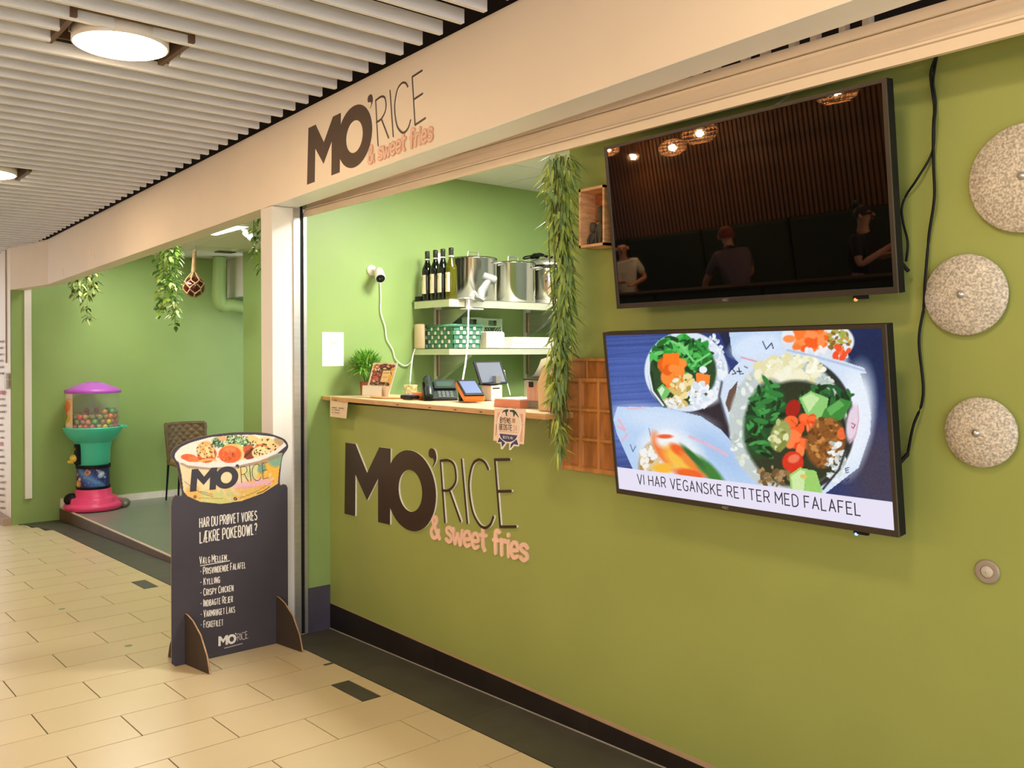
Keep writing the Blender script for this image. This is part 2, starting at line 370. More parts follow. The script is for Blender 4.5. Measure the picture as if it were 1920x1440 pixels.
# ------------------------------------------------------------------ column and long white fascia
ZF, ZT = 2.516, 2.975
struct(MB().box((XP-.15, FY, -.3), (XP, 2.493, 2.3845)).build('trim_3', WHITE))
fa = MB().box((XP-.15, FY, ZF), (2.2, 2.434, ZT), shear=True).box((XB, FY, ZF), (XP-.15, 2.41, ZT), shear=True)
YT = onX(20, 700, XW)[1]; a0 = (XB, FY); a1 = (XW, YT); n_ = (.03, .13)
for (x, y), (x2, y2) in (((a0), (a1)),):
    vs = []
    for (q, r) in ((x, y), (x+n_[0]*0, y+.127), (x2, y2), (x2, y2+.14)): vs += [(q, r, ZF+S*q), (q, r, ZT+S*q)]
    fa.add(vs, [(0, 1, 5, 4), (2, 6, 7, 3), (0, 4, 6, 2), (1, 3, 7, 5), (4, 5, 7, 6)])
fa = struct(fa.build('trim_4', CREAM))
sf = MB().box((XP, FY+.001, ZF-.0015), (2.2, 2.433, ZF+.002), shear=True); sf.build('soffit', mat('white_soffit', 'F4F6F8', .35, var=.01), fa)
# dark upstand above the fascia
struct(shear_box((-14, FY+.06, ZT-.02), (2.2, FY+.10, 3.4)).build('wall_upstand', DARKM))
# filled screw holes and light flecks on the fascia
fk = MB()
for pts in ([(176, 477), (177, 483)], [(170, 474), (172, 481)], [(172, 467), (171, 471)], [(179, 485), (178, 486)], [(117, 503), (119, 517)]):
    A = [onY(x, y, FY-.0012) for x, y in pts]; fk.tube(A, .004, 6)
fk.build('filler_fleck', mat('filler', 'FBF3E4', .6), fa)
# text wall at the far left
TW = MB(); x2, y2 = XW, YT
TW.add([(x2, y2, -.35), (x2, y2, 3.4), (x2-1.6, y2-.0, -.35), (x2-1.6, y2-.0, 3.4), (x2, y2+.10, -.35), (x2, y2+.10, 3.4)], [(0, 1, 3, 2)])
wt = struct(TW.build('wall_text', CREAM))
sk = MB().box((x2-1.6, y2-.075, -.35), (x2+.012, y2+.0, S*x2+.075)); struct(sk.build('baseboard_text', mat('pinkish_base', 'B49A86', .6)))
gt = MB(); p = onY(11, 700, YT-.01); gt.tube([(p[0], YT-.006, 1.45), (p[0], YT-.006, 2.75)], .007, 6); struct(gt.build('trim_5', mat('grey_strip', 'A9A094', .5)))
# ------------------------------------------------------------------ niche on the left
struct(MB().box((XW-.14, YT+.004, -.4), (XW, 6.2, 3.0)).build('wall_niche_side', GREEN))
struct(MB().box((-9.86, 4.29, -.2), (XP-.15, 4.45, 2.9)).box((XW, 6.05, -.2), (-9.86, 6.2, 2.9)).build('wall_niche_back', GREEN))
struct(MB().box((XP-.165, 2.493, -.2), (XP-.15, 4.3, 2.9)).build('wall_niche_column', GREEN))
e0, e1 = np.array([XW, 2.573]), np.array([-4.99, 2.70]); dd = e1-e0
nf = MB().extr([e0, e1, (-4.99, 6.2), (XW, 6.2)], (0, 0, -.35), (1, 0, 0), (0, 1, 0), (0, 0, .35+PZ)); struct(nf.build('floor_niche', NICHEFLOOR))
rz = MB(); rz.extr([(e0[0], -.4), (e1[0], -.4), (e1[0], PZ-.002), (e0[0], PZ-.002)], (0, 0, 0), (1, dd[1]/dd[0], 0), (0, 0, 1), (0, -.012, 0))
rz.v = [(v[0], v[1]+e0[1]-e0[0]*dd[1]/dd[0], v[2]) for v in rz.v]; struct(rz.build('trim_6', BROWN))
nz_ = MB().tube([(e0[0], e0[1]-.004, PZ+.002), (e1[0], e1[1]-.004, PZ+.002)], .011, 8); struct(nz_.build('trim_7', mat('step_nosing', 'C9BBA2', .45)))
struct(MB().box((XW, 2.60, PZ), (XW+.016, 6.0, PZ+.075)).box((XW, 2.57, PZ), (XW+.018, 2.66, PZ+.10)).build('baseboard_niche', mat('white_skirting', 'EDE9DE', .5)))
struct(MB().box((XW, 2.217, -.014), (XW+.03, 2.285, 2.6)).build('trim_8', WHITE))
def tiled_ceiling(name, x0, x1, y0, y1, z, m_):
    c = struct(MB().box((x0, y0, z+.012), (x1, y1, z+.06)).build(name, mat(name+'_grid', 'B9B9A4', .8)))
    ny = int((y1-y0)/.6)+1; nx = int((x1-x0)/.6)+1; p0 = None
    for i in range(nx):
        for j in range(ny):
            a, b_ = x0+.6*i, y0+.6*j; a2, b2 = min(a+.6, x1), min(b_+.6, y1)
            if a2-a < .05 or b2-b_ < .05: continue
            if a2-a > .59 and b2-b_ > .59:
                if p0 is None: p0 = MB().box((.004, .004, 0), (.596, .596, .014)).build('ceiling_panel', m_, c); o = p0
                else: o = p0.copy(); sc.collection.objects.link(o)
                o.location = (a, b_, z)
            else: MB().box((a+.004, b_+.004, z), (a2-.004, b2-.004, z+.014)).build('ceiling_panel', m_, c)
    return c
tiled_ceiling('ceiling_niche', XW, XP-.15, 2.41, 6.0, ZK+.005, TILEC)
tiled_ceiling('ceiling_kitchen', XP, 1.5, 2.77, 6.2, ZK, TILEC)
struct(MB().box((XP, 6.2, -.3), (1.6, 6.3, 3)).box((1.5, 2.65, -.3), (1.6, 6.3, 3)).build('wall_kitchen_back', WHITE))
struct(MB().box((XP, D+.12, -.3), (1.5, 6.2, -.14)).build('floor_kitchen', NICHEFLOOR))
# ------------------------------------------------------------------ slatted mall ceiling
ce = struct(shear_box((-15, -3.3, 3.42), (3, FY+.1, 3.46)).build('ceiling', DARKM))
LAMPS = [(-7.02, 1.21), (-4.02, 1.205), (-1.02, 1.2), (1.6, 1.2), (-4.02, -2.2), (-1.02, -2.2), (-7.02, -2.2), (1.6, -2.2)]
SZ = 2.963; sl_cache = {}
for k in range(-74, 36):
    x = -3.39+.1508*k; segs = [(-3.2, 2.235)]
    for lx, ly in LAMPS:
        if abs(x-.013-lx) < .16:
            segs = [q for s_ in segs for q in ((s_[0], min(s_[1], ly-.25)), (max(s_[0], ly+.25), s_[1])) if q[1]-q[0] > .05]
    for y0, y1 in segs:
        key = (round(y0, 2), round(y1, 2))
        if key not in sl_cache:
            sl_cache[key] = MB().box((-.026, y0, 0), (0, y1, .058), bev=.002).build('slat', SLAT, ce); o = sl_cache[key]
        else: o = sl_cache[key].copy(); sc.collection.objects.link(o)
        o.location = (x, 0, SZ+S*x)
LD = emat('lamp_diffuser', E_CORRIDOR); LH = mat('lamp_housing', '6B5340', .6)
def lamp(x, y, label):
    z = 2.953+S*x; t = thing('ceiling_lamp', label, 'lamp', (x, y, z), 'round lamps in the slatted ceiling')
    MB().lathe([(.001, 0), (.178, 0), (.186, .006), (.186, .03)], (x, y, z), 40, cap=False).build('diffuser', LD, t)
    MB().lathe([(.187, .004), (.194, .006), (.194, .07), (.05, .075)], (x, y, z), 40, cap=False).build('rim', WHITE, t)
    h = MB()
    for sy in (-1, 1): h.box((x-.2, y+sy*.235-.012, z+.02), (x+.2, y+sy*.235+.012, z+.14))
    for sx in (-1, 1): h.box((x+sx*.2-.006, y-.23, z+.05), (x+sx*.2+.006, y+.23, z+.16))
    h.build('mounting_frame', LH, t)
    MB().tube([(x-.03, y-.16, z+.2), (x-.05, y-.19, z+.09), (x-.02, y-.2, z+.03), (x+.05, y-.17, z+.001)], .004, 6).build('cable', mat('lamp_cable', 'D9CDB8', .5), t)
LL = ['round ceiling lamp at the left edge, farther down the slatted ceiling', 'nearest round ceiling lamp seen whole in the slatted ceiling',
      'round ceiling lamp over the corridor in front of the television screens', 'round ceiling lamp behind and right of the view near the shop',
      'round ceiling lamp on the far side, opposite the cardboard stand', 'round ceiling lamp on the far side, opposite the screens',
      'round ceiling lamp on the far side, opposite the green niche', 'round ceiling lamp on the far side, at the right end']
for (x, y), l_ in zip(LAMPS, LL): lamp(x, y, l_)
# ------------------------------------------------------------------ light panels inside the shop
LK = emat('kitchen_light', E_KITCHEN); LN = emat('niche_light', E_NICHE)
def light_panel(x0, y0, x1, y1, z, m_, label):
    t = thing('light_panel', label, 'lamp', ((x0+x1)/2, (y0+y1)/2, z))
    MB().box((x0, y0, z-.012), (x1, y1, z-.002)).build('diffuser', m_, t)
    MB().ring([(x0-.015, y0-.015), (x1+.015, y0-.015), (x1+.015, y1+.015), (x0-.015, y1+.015)], [(x0, y0), (x1, y0), (x1, y1), (x0, y1)], (0, 0, z-.014), (1, 0, 0), (0, 1, 0), (0, 0, .014)).build('frame', WHITE, t)
light_panel(-8.49, 3.33, -7.78, 3.42, ZK+.003, LN, 'slim bright light strip in the niche ceiling beside the small camera')
light_panel(-9.95, 2.7, -9.15, 3.1, ZK+.003, LN, 'square light panel behind the fascia, over the gumball machine')
light_panel(-7.2, 3.0, -6.6, 3.3, ZK+.003, LN, 'square light panel behind the fascia, toward the white column')
light_panel(-3.9, 3.0, -3.3, 3.4, ZK-.001, LK, 'kitchen light panel hidden above the till')
light_panel(-2.5, 3.9, -1.9, 4.5, ZK-.001, LK, 'kitchen light panel behind the wall with the screens')
# ------------------------------------------------------------------ rolling shutter
t = thing('roller_shutter', 'beige rolling shutter box with raised bottom rail above the counter', 'shutter', (-2, 2.5, 2.34))
MB().box((XP+.01, 2.482, 2.341), (1.5, 2.50, 2.374)).build('bottom_rail', SHUT, t)
MB().extr([(2.492, 2.377), (2.486, 2.381), (2.486, 2.388), (2.496, 2.394), (2.500, 2.430), (2.492, 2.436), (2.490, 2.446), (2.515, 2.446), (2.515, 2.377)], (XP+.01, 0, 0), (0, 1, 0), (0, 0, 1), (1.5-XP-.01, 0, 0)).build('curtain', SHUT, t)
MB().box((XP+.01, 2.480, 2.449), (1.5, 2.64, 2.480)).build('cover_lip', SHUT, t)
t = thing('shutter_guide', 'aluminium guide rail for the shutter running down beside the white column', 'guide rail', (XP, 2.45, -.12)); MB().box((XP, 2.412, -.125), (XP+.012, 2.452, 2.40)).box((XP, 2.473, -.12), (XP+.016, 2.493, 2.36)).build('guide_rail', ALU, t)
MB().box((XP, 2.452, -.12), (XP+.006, 2.473, 2.40)).build('guide_slot', BLACK, t)
t = bpy.data.objects['roller_shutter']
for px in (1248, 1328, 1420, 1514, 1612):
    for w2, off in ((.022, 0), (.020, -.075)):
        p = onY(px, 150, 2.485); x = p[0]+off; MB().box((x, 2.50, 2.478), (x+w2, 2.53, 2.60)).build('bracket', SHUT, t)
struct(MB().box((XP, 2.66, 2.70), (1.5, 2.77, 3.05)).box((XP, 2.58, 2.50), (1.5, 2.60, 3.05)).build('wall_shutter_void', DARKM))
# ------------------------------------------------------------------ the shop logo (outlines in wall metres, origin at the foot of the M)
def c5(x, y):
    p = onY(600+x/4.3636, 800+y/4.3636, D-.010); return np.array([p[0], p[2]])
LO = c5(200, 712)
def L5(*q): return [c5(x, y)-LO for x, y in q]
LOGO_M = L5((208, 130), (290, 140), (385, 378), (485, 168), (578, 180), (573, 803), (475, 780), (475, 425), (385, 605), (290, 392), (288, 732), (200, 712))
_oc = [L5((735, 193), (742, 355))[i] for i in (0, 1)]
def _ell(top, bot, lef, rig, n=48):
    cx, cz = (lef[0]+rig[0])/2, (top[1]+bot[1])/2; rx, rz = (rig[0]-lef[0])/2, (top[1]-bot[1])/2
    sh = (rig[1]-lef[1])/(rig[0]-lef[0])*0
    return [np.array([cx+rx*math.cos(2*PI*k/n), cz+rz*math.sin(2*PI*k/n)+sh*rx*math.cos(2*PI*k/n)]) for k in range(n)]
_it, _ib, _il, _ir = L5((742, 354), (748, 697), (644, 520), (836, 560)); _ot, _ob, _or = L5((735, 193), (770, 860), (950, 560))
_icx = (_il[0]+_ir[0])/2
LOGO_OI = _ell(_it, _ib, _il, _ir); LOGO_OO = _ell(_ot, _ob, np.array([2*_icx-_or[0], _or[1]]), _or)
LOGO_AP = poly_cr(L5((912, 177), (938, 190), (952, 240), (948, 285), (925, 330), (922, 322), (932, 290), (925, 262), (898, 252), (888, 225), (893, 190)), 4, True)
LOGO_RICE = [L5((985, 278), (1022, 783)), poly_cr(L5((985, 280), (1050, 275), (1095, 310), (1112, 390), (1106, 460), (1060, 517), (1000, 522)), 5), L5((1060, 520), (1150, 775)),
             L5((1158, 270), (1205, 790)), poly_cr(L5((1376, 347), (1345, 290), (1297, 270), (1245, 320), (1219, 480), (1245, 680), (1300, 795), (1350, 827), (1395, 800), (1420, 738)), 5),
             L5((1552, 268), (1430, 270), (1474, 820), (1603, 818)), L5((1450, 530), (1563, 527))]
SF_O, SF_E = L5((905, 905), (1690, 1100)); SF_T = (SF_E-SF_O)
def sweet_fries(fn, xs=1.):
    P, L = layout('& sweet fries', 1.0, 1., 1.0)
    h = np.hypot(*SF_T)/L; ux = SF_T/np.hypot(*SF_T)*h; uy = np.array([-ux[1], ux[0]])*.86
    return [[fn(SF_O+ux*q[0]+uy*q[1]) for q in p] for p in P], h
INK = mat('dark_brown_face', '3A2A20', .4, var=.03); EDGEW = mat('white_acrylic_edge', 'F2F0EA', .4); PINK = mat('pale_pink_face', 'F7D0BF', .5)
def logo_letters(t, fn, o, u, v, dep, inkm, pinkm, edgem, wd, pwd, sd=1):
    I = lambda P: [fn(p) for p in P]
    MB().extr(I(LOGO_M), o, u, v, dep, 0, 1).build('letter', [inkm, edgem], t)
    d2 = np.asarray(dep)*1.03
    MB().ring(I(LOGO_OO), I(LOGO_OI), o, u, v, d2, 0, 1).build('letter', [inkm, edgem], t)
    MB().extr(I(LOGO_AP), o, u, v, dep, 0, 1).build('apostrophe', [inkm, edgem], t)
    for grp in ((0, 1, 2), (3,), (4,), (5, 6)):
        MB().strokes([I(LOGO_RICE[i]) for i in grp], wd, o, u, v, dep, 0, 1, seg=6).build('letter', [inkm, edgem], t)
    if pinkm is not None:
        P, h = sweet_fries(fn); MB().strokes(P, pwd, o, u, v, np.asarray(dep)*.8, 0, 0, seg=10).build('pink_lettering', [pinkm, edgem], t)
t = thing('shop_sign', 'raised dark brown letter sign with white edges and pink line on green counter front', 'sign', (LO[0], D, LO[1]))
o = (LO[0], D, LO[1]); logo_letters(t, lambda p: p, o, (1, 0, 0), (0, 0, 1), (0, -.010, 0), INK, PINK, EDGEW, .0135, .019)
# same sign, smaller, on the fascia
def c2(x, y): p = onY(540+x/3.84, 80+y/3.84, FY-.008); return np.array([p[0], p[2]])
def fit(src, dst):
    A = np.array([[p[0], p[1], 1] for p in src]); B = np.array(dst); K = np.linalg.lstsq(A, B, rcond=None)[0]
    return lambda p: np.array([p[0], p[1], 1])@K
SRC = [LOGO_M[0], LOGO_M[11], LOGO_M[5], LOGO_RICE[5][0], LOGO_RICE[5][3], _ob, _or, LOGO_M[10]]
g = fit(SRC, [c2(137, 615), c2(142, 1013), c2(372, 930), c2(963, 185), c2(997, 530), c2(460, 900), c2(601, 650), c2(194, 995)])
fo = g(np.zeros(2)); t = thing('shop_sign', 'thin brown letter sign with outlined pink line on the long white fascia', 'sign', (fo[0], FY, fo[1]))
BRF = mat('brown_vinyl', '54412F', .45); logo_letters(t, lambda p: g(p), (0, FY, 0), (1, 0, 0), (0, 0, 1), (0, -.004, 0), BRF, None, EDGEW, .0105, .01)
P, h = sweet_fries(lambda p: g(p)); pk = MB()
pk.strokes(P, .021, (0, FY-.002, 0), (1, 0, 0), (0, 0, 1), (0, 0, 0), 0, seg=8).strokes(P, .010, (0, FY-.0032, 0), (1, 0, 0), (0, 0, 1), (0, 0, 0), 1, seg=8)
pk.build('pink_lettering', [mat('pink_outline', 'EDAE98', .5), mat('peach_fill', 'EFD3BC', .5)], t)
# ------------------------------------------------------------------ cardboard stand
XS = -4.79; t = thing('display_stand', 'black cardboard stand with a printed pokebowl on top and white lettering', 'sign', (XS, 2.0, fz(XS)))
BOARD = mat('black_card', '423E49', .55, var=.05, scale=5); KRAFT = mat('kraft_edge', 'B08D6C', .8, var=.2, scale=60)
zf = fz(XS)+.0; Y0, Y1 = 1.679, 2.345
def cb(x, y): p = onX(310+x/7.68, 800+y/7.68, XS+.006); return np.array([p[1], p[2]])
bowlo = [cb(x, y) for x, y in ((150, 985), (240, 985), (205, 760), (150, 530), (90, 440), (95, 360), (160, 290), (330, 200), (600, 130), (900, 90), (1200, 78), (1450, 92), (1600, 130), (1720, 185), (1768, 265), (1755, 330), (1690, 430), (1660, 620), (1650, 830), (1700, 828))]
low = [np.array([Y0+.02, zf+.001]), np.array([Y0, zf+.02]), np.array([Y0, .72])]+[cb(92, 1080), cb(110, 1020)]
top = poly_cr(bowlo, 4); hi = [cb(1740, 838), cb(1760, 880), np.array([Y1, .70]), np.array([Y1, zf+.02]), np.array([Y1-.02, zf+.001])]
outline = low+top+hi
MB().extr(outline, (XS, 0, 0), (0, 1, 0), (0, 0, 1), (.006, 0, 0), 0, 1).build('board', [BOARD, KRAFT], t)
def paint_bowl(px, py, A, B):
    X, Y = (px-310)*7.68, (py-800)*7.68; p = Paint(X, Y, '3F3C44'); r = p.rs
    body = [(190, 480), (1690, 380), (1640, 620), (1620, 820), (1400, 960), (1100, 1070), (800, 1112), (500, 1080), (320, 1000), (262, 930), (235, 700)]
    p.poly(body, 'EBD5AE')
    ins = np.zeros(X.shape, bool); q = Paint(X, Y, (0, 0, 0)); q.poly(body, (1, 1, 1)); ins = q.c[..., 0] > .5
    base = p.c.copy()
    for cx, cy, rx, ry, c_, a_, al in ((1500, 700, 200, 260, 'F2B84A', -20, .9), (1350, 900, 330, 120, 'F0B65C', -22, .9), (1600, 470, 130, 110, '86AF94', -20, .85), (1200, 620, 160, 150, 'D5D89A', 0, .8),
        (760, 1030, 330, 100, 'D2CF86', -5, .9), (420, 960, 140, 110, 'EDB567', 20, .85), (1120, 980, 260, 70, 'E9C06A', -15, .8), (1390, 600, 60, 80, '7FA58F', 20, .8), (1160, 560, 90, 30, 'E8C7C9', 0, .7), (1250, 820, 260, 60, 'F0BCC0', -13, .95), (620, 960, 120, 60, 'CFCB8B', 0, .6)):
        p.ell(cx, cy, rx, ry, c_, a_, .35, al)
    p.dabs(60, 950, 800, 700, 260, ['E6D09C', 'F0C070', 'C9CE92', 'EBD5AE'], 20, 70, .6, .35)
    p.line([(275, 790), (380, 870), (520, 960), (690, 1010)], 9, '7A6A55', .8); p.line([(500, 930), (560, 945), (680, 980)], 8, '6A5B4A', .7); p.line([(1500, 870), (1410, 930), (1320, 965)], 14, '5F4F38', .6)
    p.c = np.where(ins[..., None], p.c, base)
    p.ell(950, 310, 830, 230, 'F1E2DC', -9, .02); p.ell(960, 300, 775, 185, 'EFE0D2', -9, .03)
    p.poly([(220, 500), (320, 555), (640, 592), (1000, 560), (1350, 490), (1685, 385), (1690, 430), (1350, 540), (1000, 610), (620, 622), (330, 600), (215, 540)], 'A38A7C', .8)
    p.ell(1620, 235, 90, 80, 'B79A78', -40, .3); p.ell(330, 330, 160, 90, 'F3E8DC', -20, .3)
    p.ell(345, 450, 120, 55, 'E2663A', 8, .15); p.ell(420, 470, 90, 38, 'EC7B45', 5, .2)
    p.ell(600, 400, 140, 120, 'C95A38', -15, .15); p.ell(580, 330, 130, 120, 'E9B271', -30, .15); p.line([(480, 330), (540, 430)], 40, 'F2CE8E'); p.line([(590, 300), (630, 400)], 46, 'F4D596'); p.line([(670, 320), (700, 430)], 30, 'F0C684')
    p.dabs(40, 580, 340, 130, 110, ['43302A', '6E3D28', 'F6DDA6'], 7, 16, .6); p.line([(500, 495), (640, 470), (720, 480)], 30, 'F1B36C')
    p.ell(980, 220, 290, 85, '5E8A5B', 4, .3); p.dabs(190, 980, 215, 300, 92, ['2F4A38', '4D8A5C', '7FB58A', '1F2F28', 'CFE0B0', '86B46C'], 9, 30, .45)
    p.dabs(40, 740, 250, 70, 60, ['35584A', '4B7C62', '24352E'], 9, 26, .4); p.dabs(60, 1000, 215, 280, 75, ['F3F0D6', 'E9E2B8'], 5, 10, .7)
    p.ell(820, 165, 70, 40, 'E9AF84', 10, .3); p.ell(1270, 185, 95, 55, 'F0C487', 20, .25)
    p.ell(970, 375, 180, 130, 'F0BD74', 0, .08); p.ell(930, 400, 165, 125, 'E0622F', 0, .1); p.ell(930, 330, 90, 40, 'EE8450', 0, .6); p.dabs(24, 880, 420, 130, 90, ['B84322', 'F08A58', '5B2A22'], 6, 16, .5, .8)
    p.line([(1060, 275), (1130, 350), (1130, 460)], 36, 'F2C685'); p.ell(1200, 330, 80, 70, 'CB5A33', 0, .25)
    p.ell(1440, 250, 140, 100, 'F2C98B', 0, .15); p.ell(1560, 310, 90, 70, 'F1C88C', 0, .2); p.ell(1380, 290, 90, 40, 'D9733B', 0, .3); p.ell(1220, 400, 90, 70, '8A3B26', -30, .2); p.line([(1140, 440), (1250, 330), (1340, 290)], 20, '4A2A22')
    p.ell(1370, 370, 125, 90, 'F4D79B', -10, .12); p.dabs(46, 1400, 290, 200, 130, ['3A2622', '5A2F24', '2C1E1C'], 8, 17, .7)
    p.line([(215, 480), (330, 530), (640, 565), (1000, 545), (1350, 465), (1600, 360), (1720, 260)], 52, 'F2E3E2', 1, 6); p.line([(160, 400), (180, 455), (230, 500)], 44, 'F0E4DF', 1, 6)
    for cx, cy in ((1008, 1038), (428, 1010)): p.ell(cx, cy, 26, 26, '2B2A2C' if cx > 900 else '8B6B3F')
    p.line([(1000, 1058), (1008, 1030), (1018, 1026)], 7, 'E8D49A')
    for i in range(24): x = 470+i*15; p.line([(x, 1030+4*math.sin(i)), (x+8, 1022+6*math.cos(i*2)+i*.8)], 8, 'A0894F', .8)
    for i in range(26): x = 1075+i*19; y = 1024-i*5.4-(i*.42)**2; p.line([(x, y), (x+10, y-10*math.sin(i*1.7))], 9, '8C7238', .8)
    p.grain(.05); return p.out()
def keep_bowl(px, py, A, B):
    q = Paint((px-310)*7.68, (py-800)*7.68, (0, 0, 0)); q.poly([(232, 900), (205, 700), (165, 520), (128, 440), (140, 370), (200, 300), (360, 225), (640, 150), (950, 118), (1300, 112), (1560, 142), (1690, 190), (1745, 260), (1735, 330), (1690, 390), (1650, 620), (1635, 830), (1400, 985), (1100, 1085), (800, 1122), (500, 1090), (320, 1015), (262, 950)], (1, 1, 1)); return q.c[..., 0] > .5
PRINT = cmat('printed_card', .55)
picture('bowl_print', (XS+.0072, 1.66, .66), (0, .72, 0), (0, 0, .45), 300, 188, paint_bowl, PRINT, t, keep_bowl)
def yz(p): return np.array([p[0], p[1]])
gB = fit(SRC[:5], [cb(355, 622), cb(398, 905), cb(690, 938), cb(1490, 508), cb(1470, 728)])
bi = mat('bowl_logo_ink', '3E3C44', .55); q = MB()
q.extr([gB(p) for p in LOGO_M], (XS+.0082, 0, 0), (0, 1, 0), (0, 0, 1), (0, 0, 0)); q.ring([gB(p) for p in LOGO_OO], [gB(p) for p in LOGO_OI], (XS+.0084, 0, 0), (0, 1, 0), (0, 0, 1), (0, 0, 0))
q.extr([gB(p) for p in LOGO_AP], (XS+.0082, 0, 0), (0, 1, 0), (0, 0, 1), (0, 0, 0)); q.strokes([[gB(p) for p in P] for P in LOGO_RICE], .0032, (XS+.0082, 0, 0), (0, 1, 0), (0, 0, 1), (0, 0, 0))
P, h = sweet_fries(lambda p: gB(p)); q.strokes(P, .006, (XS+.0083, 0, 0), (0, 1, 0), (0, 0, 1), (0, 0, 0), 1, seg=6); q.build('bowl_logo', [bi, mat('bowl_pink', 'EFBCCB', .6)], t)
WINK = mat('white_print', 'F1ECE6', .6)
def stand_text(text, pa, pb, hpx, sc_=.8, wd=None, xs=1):
    a, b_ = onX(*pa, XS+.007), onX(*pb, XS+.007); dy, dz = b_[1]-a[1], b_[2]-a[2]
    h = abs(onX(pa[0], pa[1]-hpx, XS)[2]-a[2]); P, L = layout(text, h, 1, 2.9, sc_); k = dy/L
    fn = lambda p: np.array([a[1]+p[0]*k, a[2]+p[1]+p[0]*k*dz/dy]); return aff(P, fn), (wd or h*.105)
tx = MB(); R8 = lambda x, y: (290+x/2.88, 780+y/2.88)
for args in (('HAR DU PRØVET VORES', R8(243, 603), R8(551, 560), 18, 1), ('LÆKRE POKEBOWL?', R8(245, 686), R8(551, 636), 21, 1), ('VÆLG MELLEM:', R8(243, 798), R8(393, 780), 14, .8), ('- PRISVINDENDE FALAFEL', R8(246, 858), R8(490, 820), 14, .82),
             ('- KYLLING', R8(247, 916), R8(351, 899), 14, .82), ('- CRISPY CHICKEN', R8(247, 973), R8(424, 944), 14, .82), ('- INDBAGTE REJER', R8(248, 1031), R8(421, 1004), 14, .82), ('- VARMRØGET LAKS', R8(249, 1089), R8(432, 1060), 14, .82), ('- FISKEFILET', R8(249, 1146), R8(369, 1130), 14, .82)):
    P, wd = stand_text(*args); MB().strokes(P, wd, (XS+.0072, 0, 0), (0, 1, 0), (0, 0, 1), (0, 0, 0), seg=0).build('text_line', WINK, t)
a, b_ = onX(*R8(243, 808), XS), onX(*R8(404, 780), XS); MB().strokes([[(a[1], a[2]), (b_[1], b_[2])]], .004, (XS+.0072, 0, 0), (0, 1, 0), (0, 0, 1), (0, 0, 0), seg=0).build('underline', WINK, t)
def r8(x, y): p = onX(*R8(x, y), XS+.007); return np.array([p[1], p[2]])
gS = fit(SRC[:5], [r8(344, 1192), r8(344, 1244), r8(395, 1232), r8(500, 1160), r8(505, 1200)])
tx.extr([gS(p) for p in LOGO_M], (XS+.0074, 0, 0), (0, 1, 0), (0, 0, 1), (0, 0, 0)).ring([gS(p) for p in LOGO_OO], [gS(p) for p in LOGO_OI], (XS+.0076, 0, 0), (0, 1, 0), (0, 0, 1), (0, 0, 0)).strokes([[gS(p) for p in P] for P in LOGO_RICE], .0022, (XS+.0074, 0, 0), (0, 1, 0), (0, 0, 1), (0, 0, 0), seg=0).extr([gS(p) for p in LOGO_AP], (XS+.0074, 0, 0), (0, 1, 0), (0, 0, 1), (0, 0, 0))
for i in range(17):
    a, b_ = r8(376+i*5.9, 1254-i*1.55), r8(380+i*5.9, 1253-i*1.55); tx.strokes([[a, b_]], .004, (XS+.0074, 0, 0), (0, 1, 0), (0, 0, 1), (0, 0, 0), seg=0)
tx.build('small_logo', WINK, t)
for yf in (1.752, 2.274):
    pf = [(-.185, .002), (.262, .002), (.258, .02), (.235, .09), (.17, .185), (.09, .245), (.03, .268), (.006, .27), (.006, .13), (-.0005, .13), (-.0005, .25), (-.05, .22), (-.12, .15), (-.165, .07)]
    MB().extr([(XS+x, fz(XS+x)+z) for x, z in pf], (0, yf-.004-.122*XS, 0), (1, .122, 0), (0, 0, 1), (0, .008, 0), 0, 1).build('foot', [mat('dark_card_foot', '40362F', .6, var=.12), KRAFT], t)
# ------------------------------------------------------------------ the two television screens
BEZ = mat('dark_bezel', '625A52', .38, .3, var=.04)
def television(tag_label, X0, X1, yt, zt_, yb, zb, lower):
    U = np.array([X1-X0, 0, 0]); V = np.array([0, yt-yb, zt_-zb]); O = np.array([X0, yb, zb]); N = np.cross(U, V); N /= np.linalg.norm(N)
    W, H = np.linalg.norm(U), np.linalg.norm(V); u, v = U/W, V/H
    t = thing('television', tag_label, 'television', O+U/2)
    bw, bb = .012, .019
    MB().ring([(0, 0), (W, 0), (W, H), (0, H)], [(bw, bb), (W-bw, bb), (W-bw, H-bw), (bw, H-bw)], O, u, v, (0, 0, 0)).ring([(0, 0), (W, 0), (W, H), (0, H)], [(bw, bb), (W-bw, bb), (W-bw, H-bw), (bw, H-bw)], O-N*.008, u, v, N*.008).build('bezel', BEZ, t)
    MB().extr([(0, 0), (W, 0), (W, H), (0, H)], O-N*.045, u, v, N*.036).extr([(.2, .12), (W-.2, .12), (W-.2, H-.12), (.2, H-.12)], O-N*.07, u, v, N*.03).build('case', BLACK, t)
    P, L = layout('NEC', .008, 1.6, 2); MB().strokes(aff(P, lambda p: p+np.array([W*.445, .006])), .0015, O+N*.0006, u, v, (0, 0, 0), seg=0).build('maker_name', ALU, t)
    MB().extr([(W-.145, -.012), (W-.10, -.012), (W-.10, 0), (W-.145, 0)], O-N*.02, u, v, N*.012).build('sensor', BLACK, t); sens = LAST[0]
    c_ = O+u*(W-.138)+v*(-.012)-N*.012; MB().ball(c_, .006, 10).build('indicator_light', emat('led_blue', (.1, .25, 1, 6)) if lower else emat('led_red', (1, .1, .03, 6)), sens)
    # wall arm
    MB().box((X0+W/2-.16, min(yt, yb)+.09, (zt_+zb)/2-.14), (X0+W/2+.16, D-.002, (zt_+zb)/2+.14)).build('wall_mount', BLACK, t)
    o2 = O+u*bw+v*bb-N*.004; return t, o2, u*(W-2*bw), v*(H-bw-bb), N, u, v, W-2*bw, H-bw-bb
